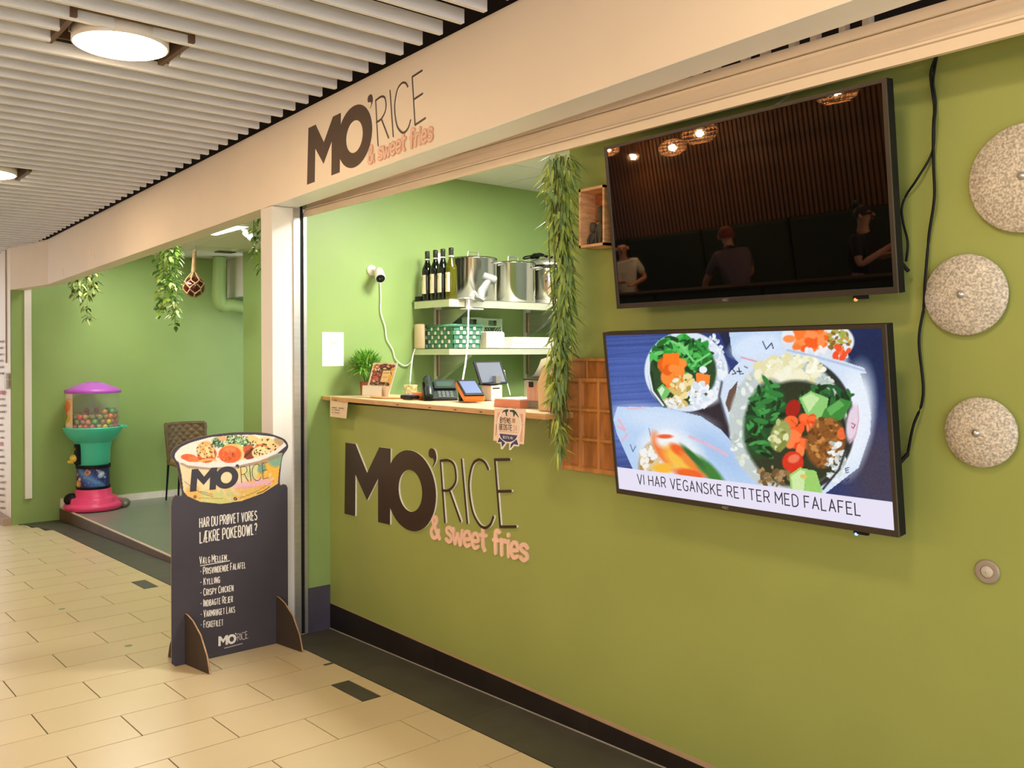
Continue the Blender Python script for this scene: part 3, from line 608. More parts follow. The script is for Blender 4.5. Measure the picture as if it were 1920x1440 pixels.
tvA = television('upper television, switched off, dark and tilted forward on the green wall', -2.384, -1.269, 2.478, 2.312, 2.547, 1.696, False)
t, o2, U_, V_, N_, u_, v_, w_, h_ = tvA
gl = mat('dark_screen_glass', '050404', .016, var=.3, scale=300, ior=1.85)
MB().extr([(0, 0), (w_, 0), (w_, h_), (0, h_)], o2, u_, v_, (0, 0, 0)).build('screen', gl, t)
MB().tube([o2+u_*(w_*.66)+v_*(h_+.012)-N_*.02, o2+u_*(w_*.672)+v_*(h_+.06)-N_*.03+np.array([0, .07, 0])], .004, 6).build('safety_wire', ALU, t)
tvB = television('lower television showing cut vegetable wraps and a caption strip', -2.379, -1.264, 2.462, 1.604, 2.536, .985, True)
t, o2, U_, V_, N_, u_, v_, w_, h_ = tvB
def paint_wraps(px, py, A, B):
    X, Y = (px-1100)*3, (py-600)*3; p = Paint(X, Y, '24356F'); r = p.rs
    p.ell(300, 330, 420, 330, '4A62AE', 10, .9, .8); p.ell(180, 620, 260, 200, '5A74BE', 0, .9, .7); p.ell(1600, 250, 220, 330, '16264F', 0, .9, .9); p.ell(1650, 850, 200, 300, '3E3A52', 0, .9, .9)
    for i in range(60): y = 80+i*16; p.line([(100, y+r.rand()*40), (560, y-30+r.rand()*40)], 7, '6F86C8' if i % 2 else '1D2C60', .22, 6)
    p.ell(700, 520, 190, 130, '2E2630', 20, .5)
    # wrapped paper behind
    p.poly([(740, 60), (800, 200), (860, 200), (810, 60)], '1E2748'); p.poly([(800, 60), (1120, 60), (1130, 190), (870, 260), (820, 200)], 'BFD6F2'); p.ell(960, 150, 150, 70, 'D7E6FA', -10, .5)
    p.line([(990, 120), (1010, 165), (1040, 130), (1050, 160)], 6, '29355E')
    p.ell(1300, 110, 205, 120, 'E9EDF2', 5, .05); p.ell(1280, 190, 190, 60, 'D9E4F4', 12, .3)
    p.dabs(34, 1250, 100, 130, 60, ['FF7A2E', 'F9601E', 'FF9350'], 20, 44, .6); p.dabs(40, 1420, 110, 60, 70, ['8A6A2B', 'C79B45', 'A7AE4C'], 8, 22); p.dabs(50, 1320, 190, 160, 30, ['F3EEF0', 'DCE4EF'], 10, 22); p.dabs(9, 1430, 170, 60, 45, ['FF7D45', 'F6542A'], 14, 26, .7)
    # upper left roll
    p.ell(560, 290, 235, 225, 'DDE8F6', 10, .03); p.ell(650, 330, 150, 150, 'EDF2F8', 0, .3); p.dabs(150, 700, 250, 75, 170, ['F4F7FB', 'C5D3E8', 'E3EBF6'], 8, 16)
    p.ell(540, 290, 190, 190, '2A4A2A', 0, .08); p.dabs(150, 530, 200, 170, 105, ['2E9A3B', '1E6E2C', '4FBF55', '123F1E', '69C96A'], 14, 46, .4)
    for q in (((520, 130), (600, 230)), ((610, 240), (690, 190)), ((640, 270), (700, 230)), ((480, 120), (560, 160))): p.line(q, 12, '7DD47A')
    p.dabs(16, 480, 290, 60, 80, ['FF7A22', 'FF8F3A', 'E9601A'], 28, 50, .8); p.poly([(430, 190), (520, 185), (520, 240), (430, 230)], 'FF7E20'); p.poly([(615, 295), (695, 310), (690, 360), (620, 420)], 'FF8836')
    p.dabs(44, 545, 390, 66, 80, ['F0DC9A', 'D9BC6A', 'F7EFD0', 'B99A4A'], 12, 30); p.poly([(395, 390), (425, 360), (472, 400), (435, 460)], '77C26C'); p.poly([(402, 395), (425, 372), (440, 390), (420, 430)], 'D4EEC0')
    p.dabs(60, 640, 420, 70, 75, ['F2F6FA', 'D8E2EE'], 10, 22); p.dabs(40, 480, 470, 60, 30, ['EFE7D2', 'D8C38A', 'F4F4F4'], 8, 18); p.ell(655, 280, 22, 20, 'EAF2F7')
    p.line([(360, 300), (375, 400), (440, 490)], 26, '1D3A22', .9, 4); p.line([(350, 240), (350, 300), (370, 400), (430, 480)], 12, 'E6EEF8', .8, 4)
    # lower left wrap, out of focus
    p.poly([(172, 488), (420, 490), (640, 540), (760, 620), (860, 740), (1010, 940), (260, 840), (170, 640), (150, 560)], 'B9D3F3'); p.ell(420, 560, 260, 70, 'CFE1F8', 8, .8, .8); p.ell(760, 760, 200, 70, 'A9C6EC', 40, .9, .8)
    p.ell(480, 760, 190, 140, 'E5EDF5', 30, .4); p.ell(340, 790, 42, 95, 'B58748', 15, .5); p.dabs(30, 360, 780, 60, 70, ['F2EFEA', 'DCC89A', 'EEF2F6'], 14, 26); p.ell(430, 730, 40, 110, 'F27A3C', -30, .5); p.ell(450, 670, 60, 50, 'F2F4F8', 0, .6); p.ell(440, 655, 44, 12, 'E8613A', 0, .6)
    p.ell(540, 790, 120, 60, 'F6C24A', 35, .6); p.ell(520, 735, 60, 26, 'F0642A', 35, .6); p.ell(590, 800, 80, 30, 'F08A3A', 40, .6); p.ell(690, 850, 120, 34, '3B7F36', 45, .6); p.ell(600, 770, 90, 16, '2F6A33', 45, .7); p.ell(430, 835, 60, 30, 'F6B93C', 0, .6); p.ell(580, 865, 90, 26, 'EE6428', 10, .6)
    for q in (((180, 560), (215, 620), (175, 600)), ((200, 680), (230, 640))): p.line(q, 12, 'EAB4C4', .8, 5)
    p.line([(580, 655), (680, 700), (790, 760)], 16, 'E7B7CC', .8, 8); p.line([(230, 500), (330, 494)], 8, 'EBBBC8', .9, 5); p.line([(245, 700), (260, 740), (275, 710)], 5, '5B6C9A'); p.line([(350, 610), (360, 650)], 5, '8294BF')
    # big roll, right
    p.poly([(745, 420), (770, 330), (880, 215), (1120, 160), (1440, 230), (1560, 270), (1575, 300), (1540, 300), (1600, 520), (1595, 640), (1530, 830), (1330, 985), (1120, 960), (950, 860), (850, 690), (780, 560)], 'D5E3F6')
    p.ell(1500, 560, 110, 300, 'E8F0FB', 8, .5, .9); p.line([(1130, 170), (1300, 210), (1480, 260), (1560, 285)], 14, 'AFC3DF', .7, 6); p.line([(870, 210), (960, 235)], 9, 'E69AA6', .8, 4)
    p.line([(760, 350), (745, 430), (790, 580), (850, 700), (960, 860)], 16, '4E5563', .7, 8); p.poly([(780, 470), (800, 400), (850, 340), (830, 480), (800, 520)], '6B5346')
    p.line([(800, 300), (815, 270), (840, 300), (820, 305)], 6, '27335C'); p.line([(845, 290), (870, 290)], 6, '27335C'); p.line([(855, 268), (862, 304), (880, 302)], 6, '27335C'); p.line([(885, 260), (905, 270)], 5, '27335C')
    p.ell(1165, 590, 345, 385, '2A3130', 0, .03); p.ell(1130, 590, 330, 380, 'C3CDCB', 0, .05)
    p.dabs(330, 1130, 580, 330, 375, ['E9EFEA', 'CBD6CF', 'DDE4D0', 'B8C4BE'], 12, 24, .55); p.dabs(90, 1140, 285, 190, 85, ['F3F0D0', 'E6DFAE', 'FBFAEA'], 18, 38, .6); p.dabs(24, 1090, 320, 60, 60, ['F6F3DC', 'EFE9C2'], 24, 44, .7)
    p.ell(1180, 640, 285, 300, '2B3422', 0, .08); p.ell(1000, 560, 110, 220, '1E4A26', 12, .25); p.dabs(110, 1010, 560, 100, 220, ['1E5A2C', '2F7F3A', '123A1C', '3F9A48', '0C2814'], 16, 46, .35); p.dabs(50, 1340, 430, 150, 60, ['1E5A2C', '0F3319', '2C6E36'], 16, 40, .4)
    p.poly([(1195, 440), (1260, 400), (1360, 440), (1350, 500), (1290, 590), (1230, 520)], '8FCB74'); p.poly([(1210, 440), (1262, 412), (1310, 440), (1250, 520)], 'C6E8A4'); p.poly([(1340, 500), (1430, 440), (1495, 460), (1440, 560), (1300, 590)], '3C8A3A'); p.poly([(1350, 500), (1420, 450), (1450, 480), (1370, 540)], '62B157')
    p.ell(1160, 500, 40, 55, 'A51F16', 20, .15); p.dabs(34, 1225, 640, 100, 105, ['FF5A26', 'FF7038', 'E8431C', 'FF8248'], 22, 42, .75); p.ell(1150, 570, 40, 32, 'FF6B34')
    for q in (((1150, 560), (1190, 600)), ((1240, 560), (1260, 620)), ((1200, 660), (1270, 650)), ((1250, 700), (1280, 740))): p.line(q, 5, 'C23A14', .7, 3)
    p.ell(1090, 650, 55, 90, '9DA35A', 15, .2); p.dabs(16, 1085, 650, 45, 80, ['B7C07C', '7F8A3C', 'E3E2B0'], 12, 28); p.ell(1345, 690, 110, 140, '8A5526', 15, .2); p.dabs(120, 1350, 690, 105, 140, ['A86A30', '6F3F18', 'C88B48', '8C5522'], 8, 20); p.ell(1435, 640, 26, 34, 'EE6A38')
    p.ell(1160, 800, 60, 62, 'D9311B', -20, .12); p.ell(1165, 780, 34, 24, 'F07A5A', -20, .4); p.ell(1080, 880, 24, 30, 'E9552E'); p.dabs(40, 1060, 880, 100, 55, ['8A6C45', '6C5334', 'A88A60'], 10, 24)
    p.poly([(1140, 870), (1200, 830), (1290, 850), (1330, 985), (1150, 960)], '9CCF6C'); p.poly([(1150, 880), (1200, 842), (1230, 850), (1220, 975), (1160, 965)], 'CFE9A8'); p.ell(1220, 880, 20, 14, 'D9C66A')
    p.dabs(60, 1400, 800, 50, 120, ['D7DEDC', 'B4BDB8', 'EEF1EE'], 10, 20); p.line([(1440, 560), (1470, 690), (1420, 840), (1330, 950)], 14, '23262B', .7, 6)
    p.ell(1495, 580, 34, 110, 'E6D3E2', 8, .3, .8); p.line([(1525, 480), (1530, 560), (1510, 660), (1480, 690)], 6, 'E0A3B4'); p.line([(1490, 580), (1510, 590), (1500, 610), (1490, 600)], 6, 'A6476A')
    p.line([(1475, 830), (1455, 835), (1460, 860), (1475, 855)], 5, '2A3350'); p.line([(1457, 846), (1472, 843)], 5, '2A3350'); p.line([(1455, 895), (1465, 905), (1475, 893)], 5, '2A3350')
    p.grain(.03)
    # caption strip
    st = B < .143; p.mix(st.astype(float), 'E6E1F4'); return p.out()
picture('screen', o2, U_, V_, 460, 256, paint_wraps, cmat('lit_screen', .25, E_SCREEN), t)
def tvp(x, y):
    r = ray(1100+x/3, 600+y/3); k = ((o2-C0)@N_)/(r@N_); q = C0+r*k-o2; return np.array([q@u_, q@v_])
a, b_ = tvp(290, 925), tvp(1545, 1130); P, L = layout('VI HAR VEGANSKE RETTER MED FALAFEL', 1., 1.05, 2.6); k = (b_[0]-a[0])/L; hh = abs(tvp(1545, 1075)[1]-b_[1])
CI = emat('caption_ink', (.012, .010, .05, .6)); x_ = 0.
for w_ in 'VI HAR VEGANSKE RETTER MED FALAFEL'.split(' '):
    P, l2 = layout(w_, 1., 1.05, 2.6); MB().strokes(aff(P, lambda q: np.array([a[0]+(x_+q[0])*k, .030+q[1]*.0375])), .0042, o2+N_*.0012, u_, v_, (0, 0, 0), seg=0).build('caption_word', CI, t); x_ += l2+(2.6+3.6)*1.05/10
# ------------------------------------------------------------------ cables down the green wall
def wallcable(name, pts, r, label):
    P = poly_cr([onY(x, y, D-.012-.01*(i % 2)) for i, (x, y) in enumerate(pts)], 6); return tag(MB().tube(P, r, 7).build(name, BLACK, None, P[0]), label, 'cable')
wallcable('power_cable', [(1757, 103), (1745, 140), (1752, 200), (1750, 235), (1750, 300), (1752, 370), (1742, 440), (1735, 520), (1732, 575), (1723, 640), (1731, 740), (1712, 800), (1703, 845), (1701, 855), (1688, 862)], .0042, 'long black cable running down the green wall to the lower television')
wallcable('power_cable', [(1757, 103), (1750, 150), (1754, 190), (1752, 230), (1748, 285), (1720, 335), (1700, 365), (1691, 390), (1694, 420), (1702, 455), (1699, 490)], .0036, 'short black cable looping off to the upper television side')
for (x, y), l_ in (((1694, 498), 'black cable plug sticking out beside the upper television'), ((1692, 861), 'black cable plug sticking out beside the lower television')):
    a, b_ = onY(x-6, y-7 if y < 600 else y+8, D-.06), onY(x+9, y+10 if y < 600 else y-9, D-.03); tag(MB().tube([a, b_], .006, 8).build('cable_plug', BLACK, None, a), l_, 'plug')
# ------------------------------------------------------------------ stone discs on the wall
GR = mat('speckled_stone', 'A9A296', .35, col2='E4DED0', scale=150, detail=2, spec=.45)
def disc(c, r, label, name='wall_disc'):
    t = thing(name, label, 'wall light', c, 'round speckled stone discs on the green wall')
    x, y, z = c
    MB().lathe([(.001, -.034), (r*.25, -.032), (r*.6, -.024), (r*.97, -.010), (r, -.006), (r, -.001), (r*.9, .0)], (x, D-.008, z), 64, axis='y').build('disc', GR, t)
    MB().lathe([(.001, -.046), (.006, -.044), (.011, -.038), (.013, -.03)], (x, D-.008, z), 16, axis='y', cap=False).build('screw_cap', ALU, t)
    MB().lathe([(r*.5, -.008), (r*.5, .007)], (x, D-.008, z), 24, axis='y').build('spacer', BLACK, t)
disc((-.956, 0, 1.998), .150, 'largest speckled stone disc, cut by the right edge of the photo')
disc((-1.117, 0, 1.687), .116, 'middle speckled stone disc beside the hanging black cable')
disc((-1.077, 0, 1.297), .099, 'smallest speckled stone disc, lowest of the three on the wall')
t = thing('wall_socket_ring', 'small round grey metal ring plate low on the green wall', 'wall plate', (-1.064, D, .905))
MB().lathe([(.034, 0), (.034, -.004), (.030, -.007), (.018, -.006)], (-1.064, D-.001, .905), 32, axis='y', cap=False).build('ring', mat('grey_ring', 'A59C90', .45, .3), t)
MB().lathe([(.001, -.0075), (.016, -.0055), (.019, -.002)], (-1.064, D-.001, .905), 32, axis='y', cap=False).build('centre_plate', mat('pale_plate', 'C9C3BA', .4, .2), t)
MB().ball((-1.064, D-.009, .905), .0035, 10).build('screw', ALU, t)
# ------------------------------------------------------------------ wooden box shelf with two stone figures, carved wooden tray board
WOOD = mat('pale_rough_wood', 'D0A478', .65, var=.2, scale=5, stretch=(3, 3, 14), detail=8, bump=.05); WOODD = mat('reddish_wood', 'A8663A', .6, var=.3, scale=6, stretch=(4, 4, 20), detail=8)
t = thing('box_shelf', 'small pale wooden box shelf half hidden behind the upper television', 'shelf', (-2.52, D, 1.95))
bx0, bx1, bz0, bz1, by = -2.594, -2.452, 1.951, 2.188, 2.55
MB().box((bx0, by, bz0), (bx0+.010, D-.002, bz1)).build('side', WOOD, t); MB().box((bx1-.010, by, bz0), (bx1, D-.002, bz1)).build('side', WOOD, t)
MB().box((bx0, by, bz0), (bx1, D-.002, bz0+.010)).build('bottom', WOOD, t); MB().box((bx0, by, bz1-.011), (bx1, D-.002, bz1)).build('top', WOOD, t)
for i, (a, b_) in enumerate(((0, .052), (.056, .112), (.115, .166), (.17, .216))):
    MB().box((bx0+.01, D-.014, bz1-.012-b_), (bx1-.01, D-.003, bz1-.012-a)).build('back_slat', WOOD if i == 2 else WOODD, t)
MB().ball((bx0+.022, D-.016, bz1-.066), .0035, 8).build('nail', ALU, t)
STONE = mat('dark_grey_stone', '4B4840', .75, var=.2, scale=30, bump=.1)
fX = lambda px: onY(px, 450, by+.05)[0]
for x, h, l_ in ((fX(1113), .095, 'shorter grey stone figure in the wooden box shelf'), (fX(1127), .158, 'taller grey stone figure in the wooden box shelf')):
    t = thing('stone_figure', l_, 'figurine', (x, by+.05, bz0+.0105)); z = bz0+.0105
    MB().lathe([(.016, 0), (.0185, h*.2), (.017, h*.42), (.010, h*.53), (.006, h*.57)], (x, by+.05, z), 14, sy=.8).build('body', STONE, t)
    MB().lathe([(.001, h*.55), (.009, h*.58), (.0145, h*.72), (.0145, h*.85), (.010, h*.97), (.001, h)], (x, by+.05, z), 14, sy=1.1, cap=False).build('head', STONE, t)
    for s_ in (-1, 1): MB().tube([(x+s_*.012, by+.043, z+h*.48), (x+s_*.017, by+.036, z+h*.25), (x+s_*.009, by+.032, z+h*.04)], [.004, .005, .004], 8).build('arm', STONE, t)
WB = mat('acacia_wood', 'BE8448', .42, var=.22, scale=4, stretch=(5, 5, 1.2), detail=9); WBI = mat('acacia_recess', 'AC7038', .45, var=.3, scale=5, stretch=(6, 6, 1.2), detail=9)
t = thing('tray_board', 'carved wooden compartment board on green wall left of lower television', 'board', (-2.62, D, 1.27))
bx, bX, bz, bZ, y0 = -2.776, -2.40, 1.035, 1.505, 2.615
MB().box((bx, y0+.012, bz), (bX, D-.002, bZ)).build('back', WBI, t)
q = MB(); cols = [(bx+.018, bx+.106), (bx+.122, bx+.214), (bx+.230, bx+.330)]; rows = [(bz+.020, bz+.128), (bz+.140, bz+.250), (bz+.262, bz+.372)]
xs_ = [bx]+[c for p in cols for c in p]+[bX]
for i in range(0, len(xs_), 2): q.box((xs_[i], y0, bz), (xs_[i+1], y0+.02, bZ-.085), bev=.004)
for z0, z1 in ((bz, bz+.02), (bz+.128, bz+.14), (bz+.25, bz+.262), (bz+.372, bz+.388), (bZ-.012, bZ)): q.box((bx, y0+.0008, z0), (bX, y0+.02, z1), bev=.003)
for x0, x1 in ((bx, bx+.012), (bx+.152, bx+.16), (bX-.012, bX)): q.box((x0, y0+.0012, bZ-.1), (x1, y0+.02, bZ-.006), bev=.002)
q.build('frame', WB, t)
for c in cols:
    for r in rows:
        x0, x1 = c; z0, z1 = r
        MB().grid(lambda a, b_: (x0+(x1-x0)*a, y0+.003+.016*(1-abs(2*a-1)**6)*(1-abs(2*b_-1)**6), z0+(z1-z0)*b_), 10, 10).build('compartment', WBI, t)
# ------------------------------------------------------------------ counter board and what stands on it
ZB = 1.278
PLY = mat('plywood', 'C89A5C', .45, var=.14, scale=5, stretch=(1.2, 6, 6), detail=8); PLYE = mat('plywood_edge', '9C6D38', .6, var=.35, scale=14, stretch=(1, 4, 60))
PLYT = mat('pale_laminate', 'CDB78E', .4, var=.04)
t = thing('counter_board', 'plywood serving board along the top of the green counter front', 'counter', (-3.8, 2.6, ZB-.02))
bp_ = [(XP+.002, 2.596), (-2.71, 2.469), (-2.71, 2.652), (-2.742, 2.652), (-2.742, 3.02), (XP+.002, 3.02)]
MB().extr(bp_, (0, 0, ZB-.004), (1, 0, 0), (0, 1, 0), (0, 0, .004)).build('top_layer', PLYT, t)
MB().extr(bp_[:2]+[(-2.71, 2.60), (-2.742, 3.018), (XP+.002, 3.018)], (0, 0, ZB-.024), (1, 0, 0), (0, 1, 0), (0, 0, .0199)).build('core', PLY, t)
q = MB()
for px in (740, 806, 858, 910): p = onY(px, 760, 2.53); q.box((p[0], 2.596-.0596*(p[0]-XP)-.0012, ZB-.017), (p[0]+.028, 2.62, ZB-.013))
q.build('knot', mat('dark_knot', '4A2E1C', .7), t)
# notice hanging off the board at the left, award sheet at the right
def tilted_sheet(t, pts, m_, name='sheet', thick=.0012, depth=D):
    MB().add([tuple(p) for p in pts]+[tuple(np.asarray(p)+[0, thick, 0]) for p in pts], [(0, 1, 2, 3), (4, 7, 6, 5), (0, 4, 5, 1), (1, 5, 6, 2), (2, 6, 7, 3), (3, 7, 4, 0)]).build(name, m_, t)
NOTE = mat('cream_notice', 'E6D2B8', .75, var=.02); INKD = mat('grey_print', '5B5149', .7)
P4 = [onY(619, 744, 2.588), onY(653, 747, 2.585), onY(649, 785, 2.590), onY(619, 781, 2.592)]
t = thing('notice', 'small cream notice taped under the left end of the plywood board', 'notice', P4[0]); tilted_sheet(t, P4, NOTE)
q = MB()
for px0, px1, y, wd in ((624, 644, 750, .006), (623, 645, 764, .005), (623, 640, 768, .0045), (623, 640, 773, .0045)):
    n = 7
    for i in range(n):
        if (i*7+int(y)) % 5 == 0: continue
        a, b_ = px0+(px1-px0)*i/n, px0+(px1-px0)*(i+.75)/n; A_, B_ = onY(a, y+(a-px0)*.1, 2.585), onY(b_, y+(b_-px0)*.1, 2.585); q.strokes([[(A_[0], A_[2]), (B_[0], B_[2])]], wd, (0, 2.5838, 0), (1, 0, 0), (0, 0, 1), (0, 0, 0), seg=0)
q.build('print_line', INKD, t)
Ya = 2.468
def aw(x, y, dy=0.): p = onY(900+x/14.4, 750+y/14.4, Ya-dy); return np.array([p[0], p[2]])
t = thing('award_sheet', 'peach award sheet with a rosette and ribbon tails hanging from plywood board', 'notice', onY(927, 767, Ya))
PE = mat('peach_card', 'F6DCCC', .7, var=.02); PE2 = mat('coral_card', 'EAB39C', .7); WH = mat('cream_card', 'FBF2EA', .7); NAVY = mat('navy_print', '3E4478', .6); DG = mat('dark_green_print', '2F4A44', .6); BLK = mat('black_print', '1E1B1A', .6)
def flat(mb, pts, k, mi=0): return mb.extr([aw(*p) for p in pts], (0, Ya-.0006*k, 0), (1, 0, 0), (0, 0, 1), (0, -.0004, 0), mi)
flat(MB(), [(400, 225), (1240, 240), (1185, 1200), (360, 1095)], 0).build('sheet', PE, t)
q = MB(); flat(q, [(480, 340), (545, 345), (470, 560), (440, 700), (440, 960), (410, 970)], 1); q.build('corner_print', PE2, t); q = MB(); flat(q, [(1080, 370), (1170, 380), (1140, 1120), (1080, 1130), (1100, 900), (1150, 640)], 1); q.build('corner_print', PE2, t)
el = lambda cx, cy, rx, ry, a0=0, a1=360, n=40: [(cx+rx*math.cos(math.radians(a0+(a1-a0)*i/n)), cy+ry*math.sin(math.radians(a0+(a1-a0)*i/n))) for i in range(n)]
q = MB(); flat(q, [(520, 980), (450, 1150), (560, 1180), (570, 1330), (620, 1330), (730, 1170)], 2); flat(q, [(800, 1170), (790, 1350), (840, 1350), (930, 1240), (1050, 1255), (1070, 1220), (1040, 1010)], 2); flat(q, el(800, 690, 335, 478), 3); q.build('rosette', WH, t)
q = MB(); flat(q, el(800, 690, 300, 435), 4); q.build('rosette_face', PE, t)
q = MB(); flat(q, [(540, 905), (1020, 955)]+[(p[0], p[1]) for p in el(790, 905, 240, 225, 12, 178, 24)], 5); flat(q, [(530, 1010), (485, 1140), (590, 1130), (600, 1270), (690, 1160), (600, 1080)], 3); flat(q, [(1000, 1060), (840, 1190), (830, 1310), (920, 1190), (1040, 1215)], 3); nb_ = q.build('navy_band', NAVY, t)
q = MB(); flat(q, [(610, 330), (650, 280), (720, 250), (790, 250), (770, 300), (740, 340), (745, 440), (720, 430), (700, 320), (640, 320), (620, 360)], 5); flat(q, [(825, 265), (930, 265), (990, 320), (1065, 470), (1050, 470), (970, 370), (930, 460), (915, 440), (910, 350), (880, 320), (820, 320)], 5); q.build('leaf_print', DG, t)
q = MB()
for text, A_, B_, h, wd in (('BYENS', (565, 600), (845, 632), 135, .0028), ('BEDSTE', (545, 785), (875, 825), 140, .0028), ("'24", (900, 828), (1015, 836), 140, .001), ('BESTIL.NU', (640, 1030), (905, 1055), 62, .0016)):
    a, b_ = aw(*A_), aw(*B_); hh = abs(aw(A_[0], A_[1]-h)[1]-a[1]); P, L = layout(text, hh, 1, 2.4); k = (b_[0]-a[0])/L; sl = (b_[1]-a[1])/(b_[0]-a[0])
    q.strokes(aff(P, lambda p: np.array([a[0]+p[0]*k, a[1]+p[1]+p[0]*k*sl])), wd, (0, Ya-.0038, 0), (1, 0, 0), (0, 0, 1), (0, 0, 0), 1 if 'NU' in text else 0, seg=0)
q.strokes([[aw(540, 830), aw(1030, 885)]], .0008, (0, Ya-.0034, 0), (1, 0, 0), (0, 0, 1), (0, 0, 0), seg=0)
flat(q, [(885, 495), (965, 500), (960, 620), (885, 610)], 5, 2); q.build('lettering', [BLK, WH, mat('tan_print', 'B99A7A', .7)], t)
flat(MB(), [(400, 590), (480, 600), (480, 640), (395, 630)], 5).build('tape', mat('clear_tape', 'F3E3C8', .3), t); flat(MB(), [(1040, 650), (1210, 600), (1210, 640), (1050, 690)], 5).build('tape', mat('clear_tape', 'F3E3C8', .3), t)
# potted grass plant
LEAFA = mat('grass_green', '5E9C34', .5, var=.3, scale=20); LEAFL = mat('grass_light', '9CC858', .5, var=.2, scale=20); TERRA = mat('terracotta', '9A5F45', .7)
def blade(mb, p, dr, L, wd, droop, mi=0, n=4, tw=None):
    p = np.asarray(p, float); dr = np.asarray(dr, float); dr /= np.linalg.norm(dr); s_ = np.cross(dr, [0, 0, 1.]) if tw is None else np.asarray(tw, float)
    s_ /= np.linalg.norm(s_)+1e-9; vs = []; q = p.copy(); d = dr.copy()
    for i in range(n+1):
        f = i/n; w2 = wd*(.55+.45*math.sin(PI*min(1, f*1.25)))*(1-f**3)+.0003; vs += [q-s_*w2, q+s_*w2]
        d = d+np.array([0, 0, -droop/n]); d /= np.linalg.norm(d); q = q+d*L/n
    mb.add(vs, [(2*i, 2*i+1, 2*i+3, 2*i+2) for i in range(n)], mi)
rd = random.Random(5); pc = onZ(690, 739, ZB); pc = np.array([-4.715, 2.83, ZB])
t = thing('potted_grass', 'bushy green artificial grass plant in brown pot at the counter corner', 'plant', pc)
MB().lathe([(.034, 0), (.041, .075), (.043, .082), (.038, .082), (.036, .07)], pc, 24).build('pot', TERRA, t)
q = MB()
for i in range(760):
    a = rd.random()*2*PI; el_ = rd.uniform(-.35, 1.45); r_ = rd.random()**.5; d = np.array([math.cos(a)*math.cos(el_), math.sin(a)*math.cos(el_), math.sin(el_)])
    st = pc+np.array([0, 0, .165])+d*np.array([.10, .10, .075])*r_; blade(q, st, d+np.array([rd.uniform(-.5, .5), rd.uniform(-.5, .5), rd.uniform(-.1, .5)]), rd.uniform(.035, .075), .0048, rd.uniform(.2, 1.2), 0 if rd.random() < .6 else 1)
for i in range(26):
    a = rd.random()*2*PI; q.tube(poly_cr([pc+[0, 0, .06], pc+[.03*math.cos(a), .03*math.sin(a), .13], pc+[.06*math.cos(a), .06*math.sin(a), .19]], 3), .0018, 4)
q.v = [(max(v[0], XP+.012), v[1], max(v[2], ZB+.006)) for v in q.v]
stuff(q.build('foliage', [LEAFA, LEAFL], t))
# menu card holder on a wooden tray
pm = onZ(712, 745, ZB); tx0, ty0 = -4.42, 2.715
t = thing('wooden_tray', 'round-ended pale wooden tray under the menu card on the counter', 'tray', (-4.42, 2.70, ZB))
a, b_ = onZ(679, 746, ZB), onZ(758, 748, ZB); cx, cy = (a[0]+b_[0])/2, (a[1]+b_[1])/2+.035
MB().lathe([(.13, .0), (.142, .006), (.145, .014), (.136, .014), (.13, .008), (.001, .007)], (cx, cy, ZB), 40, sx=1.0, sy=.55).build('tray', mat('light_beech', 'DDB98A', .5, var=.1, scale=6), t)
TR = (cx, cy, ZB+.008)
t = thing('menu_card', 'upright printed menu card in a clear stand on the wooden tray', 'menu', (cx-.02, cy+.01, TR[2]))
c_ = [onY(*q, cy) for q in ((688, 737), (733, 736), (735, 678), (699, 676))]
o_, u_, v_ = c_[0], c_[1]-c_[0], np.array([.004, .03, c_[3][2]-c_[0][2]]); o_ = o_+np.array([0, -.015, TR[2]-c_[0][2]+.001]); v_ = np.array([c_[3][0]-c_[0][0]-.0, .02, c_[3][2]-c_[0][2]]); u_ = np.array([c_[1][0]-c_[0][0]-.012, 0, 0])
MB().extr([(0, 0), (1, 0), (1, 1), (0, 1)], o_+np.array([0, .004, 0]), u_, v_, (0, .003, 0)).build('acrylic_back', WPLAST, t)
def paint_menu(px, py, A, B):
    p = Paint(A*100, B*140, 'F0DEC8'); p.poly([(8, 46), (94, 46), (94, 132), (8, 132)], '7A4A3A')
    p.dabs(60, 50, 122, 44, 10, ['A24A4A', '7B3A4A', 'D28A52', '4A2A2A', 'E9C49A'], 4, 9); p.poly([(52, 60), (84, 60), (84, 108), (52, 108)], 'F0D39A'); p.ell(56, 116, 34, 5, '2E2A2A'); p.ell(56, 117, 14, 8, '2A2626'); p.ell(56, 116, 8, 4, 'D8C4A0')
    p.dabs(50, 26, 90, 18, 30, ['463A3A', 'C95A5A', '2F2A2C', 'E9C9A0', 'B03A44'], 3, 8); p.dabs(30, 90, 80, 6, 40, ['E8B84A', 'F0CF7A'], 4, 8); p.poly([(8, 46), (94, 46), (94, 54), (8, 54)], '3A302C'); p.dabs(30, 50, 50, 44, 5, ['C9A27A', '2A2220', '8A6A52'], 3, 7)
    p.poly([(10, 8), (90, 8), (90, 44), (10, 44)], 'F3E2CC'); p.line([(56, 98), (78, 98)], 3, 'A88A5A'); p.line([(58, 80), (76, 80)], 3, 'C9A06A')
    for y in (34, 28, 22, 16): p.line([(18, y), (80-y/3, y)], 1.6, 'D9BFA4', .8)
    return p.out()
picture('card', o_, u_, v_, 90, 120, paint_menu, PRINT, t)
MB().extr([(0, 0), (1, 0), (1, .36), (0, .36)], o_+np.array([.006, -.02, .001]), u_*.85, np.array([0.0, .008, v_[2]*.85]), (0, -.001, 0)).build('leaflet', PAPER, t)
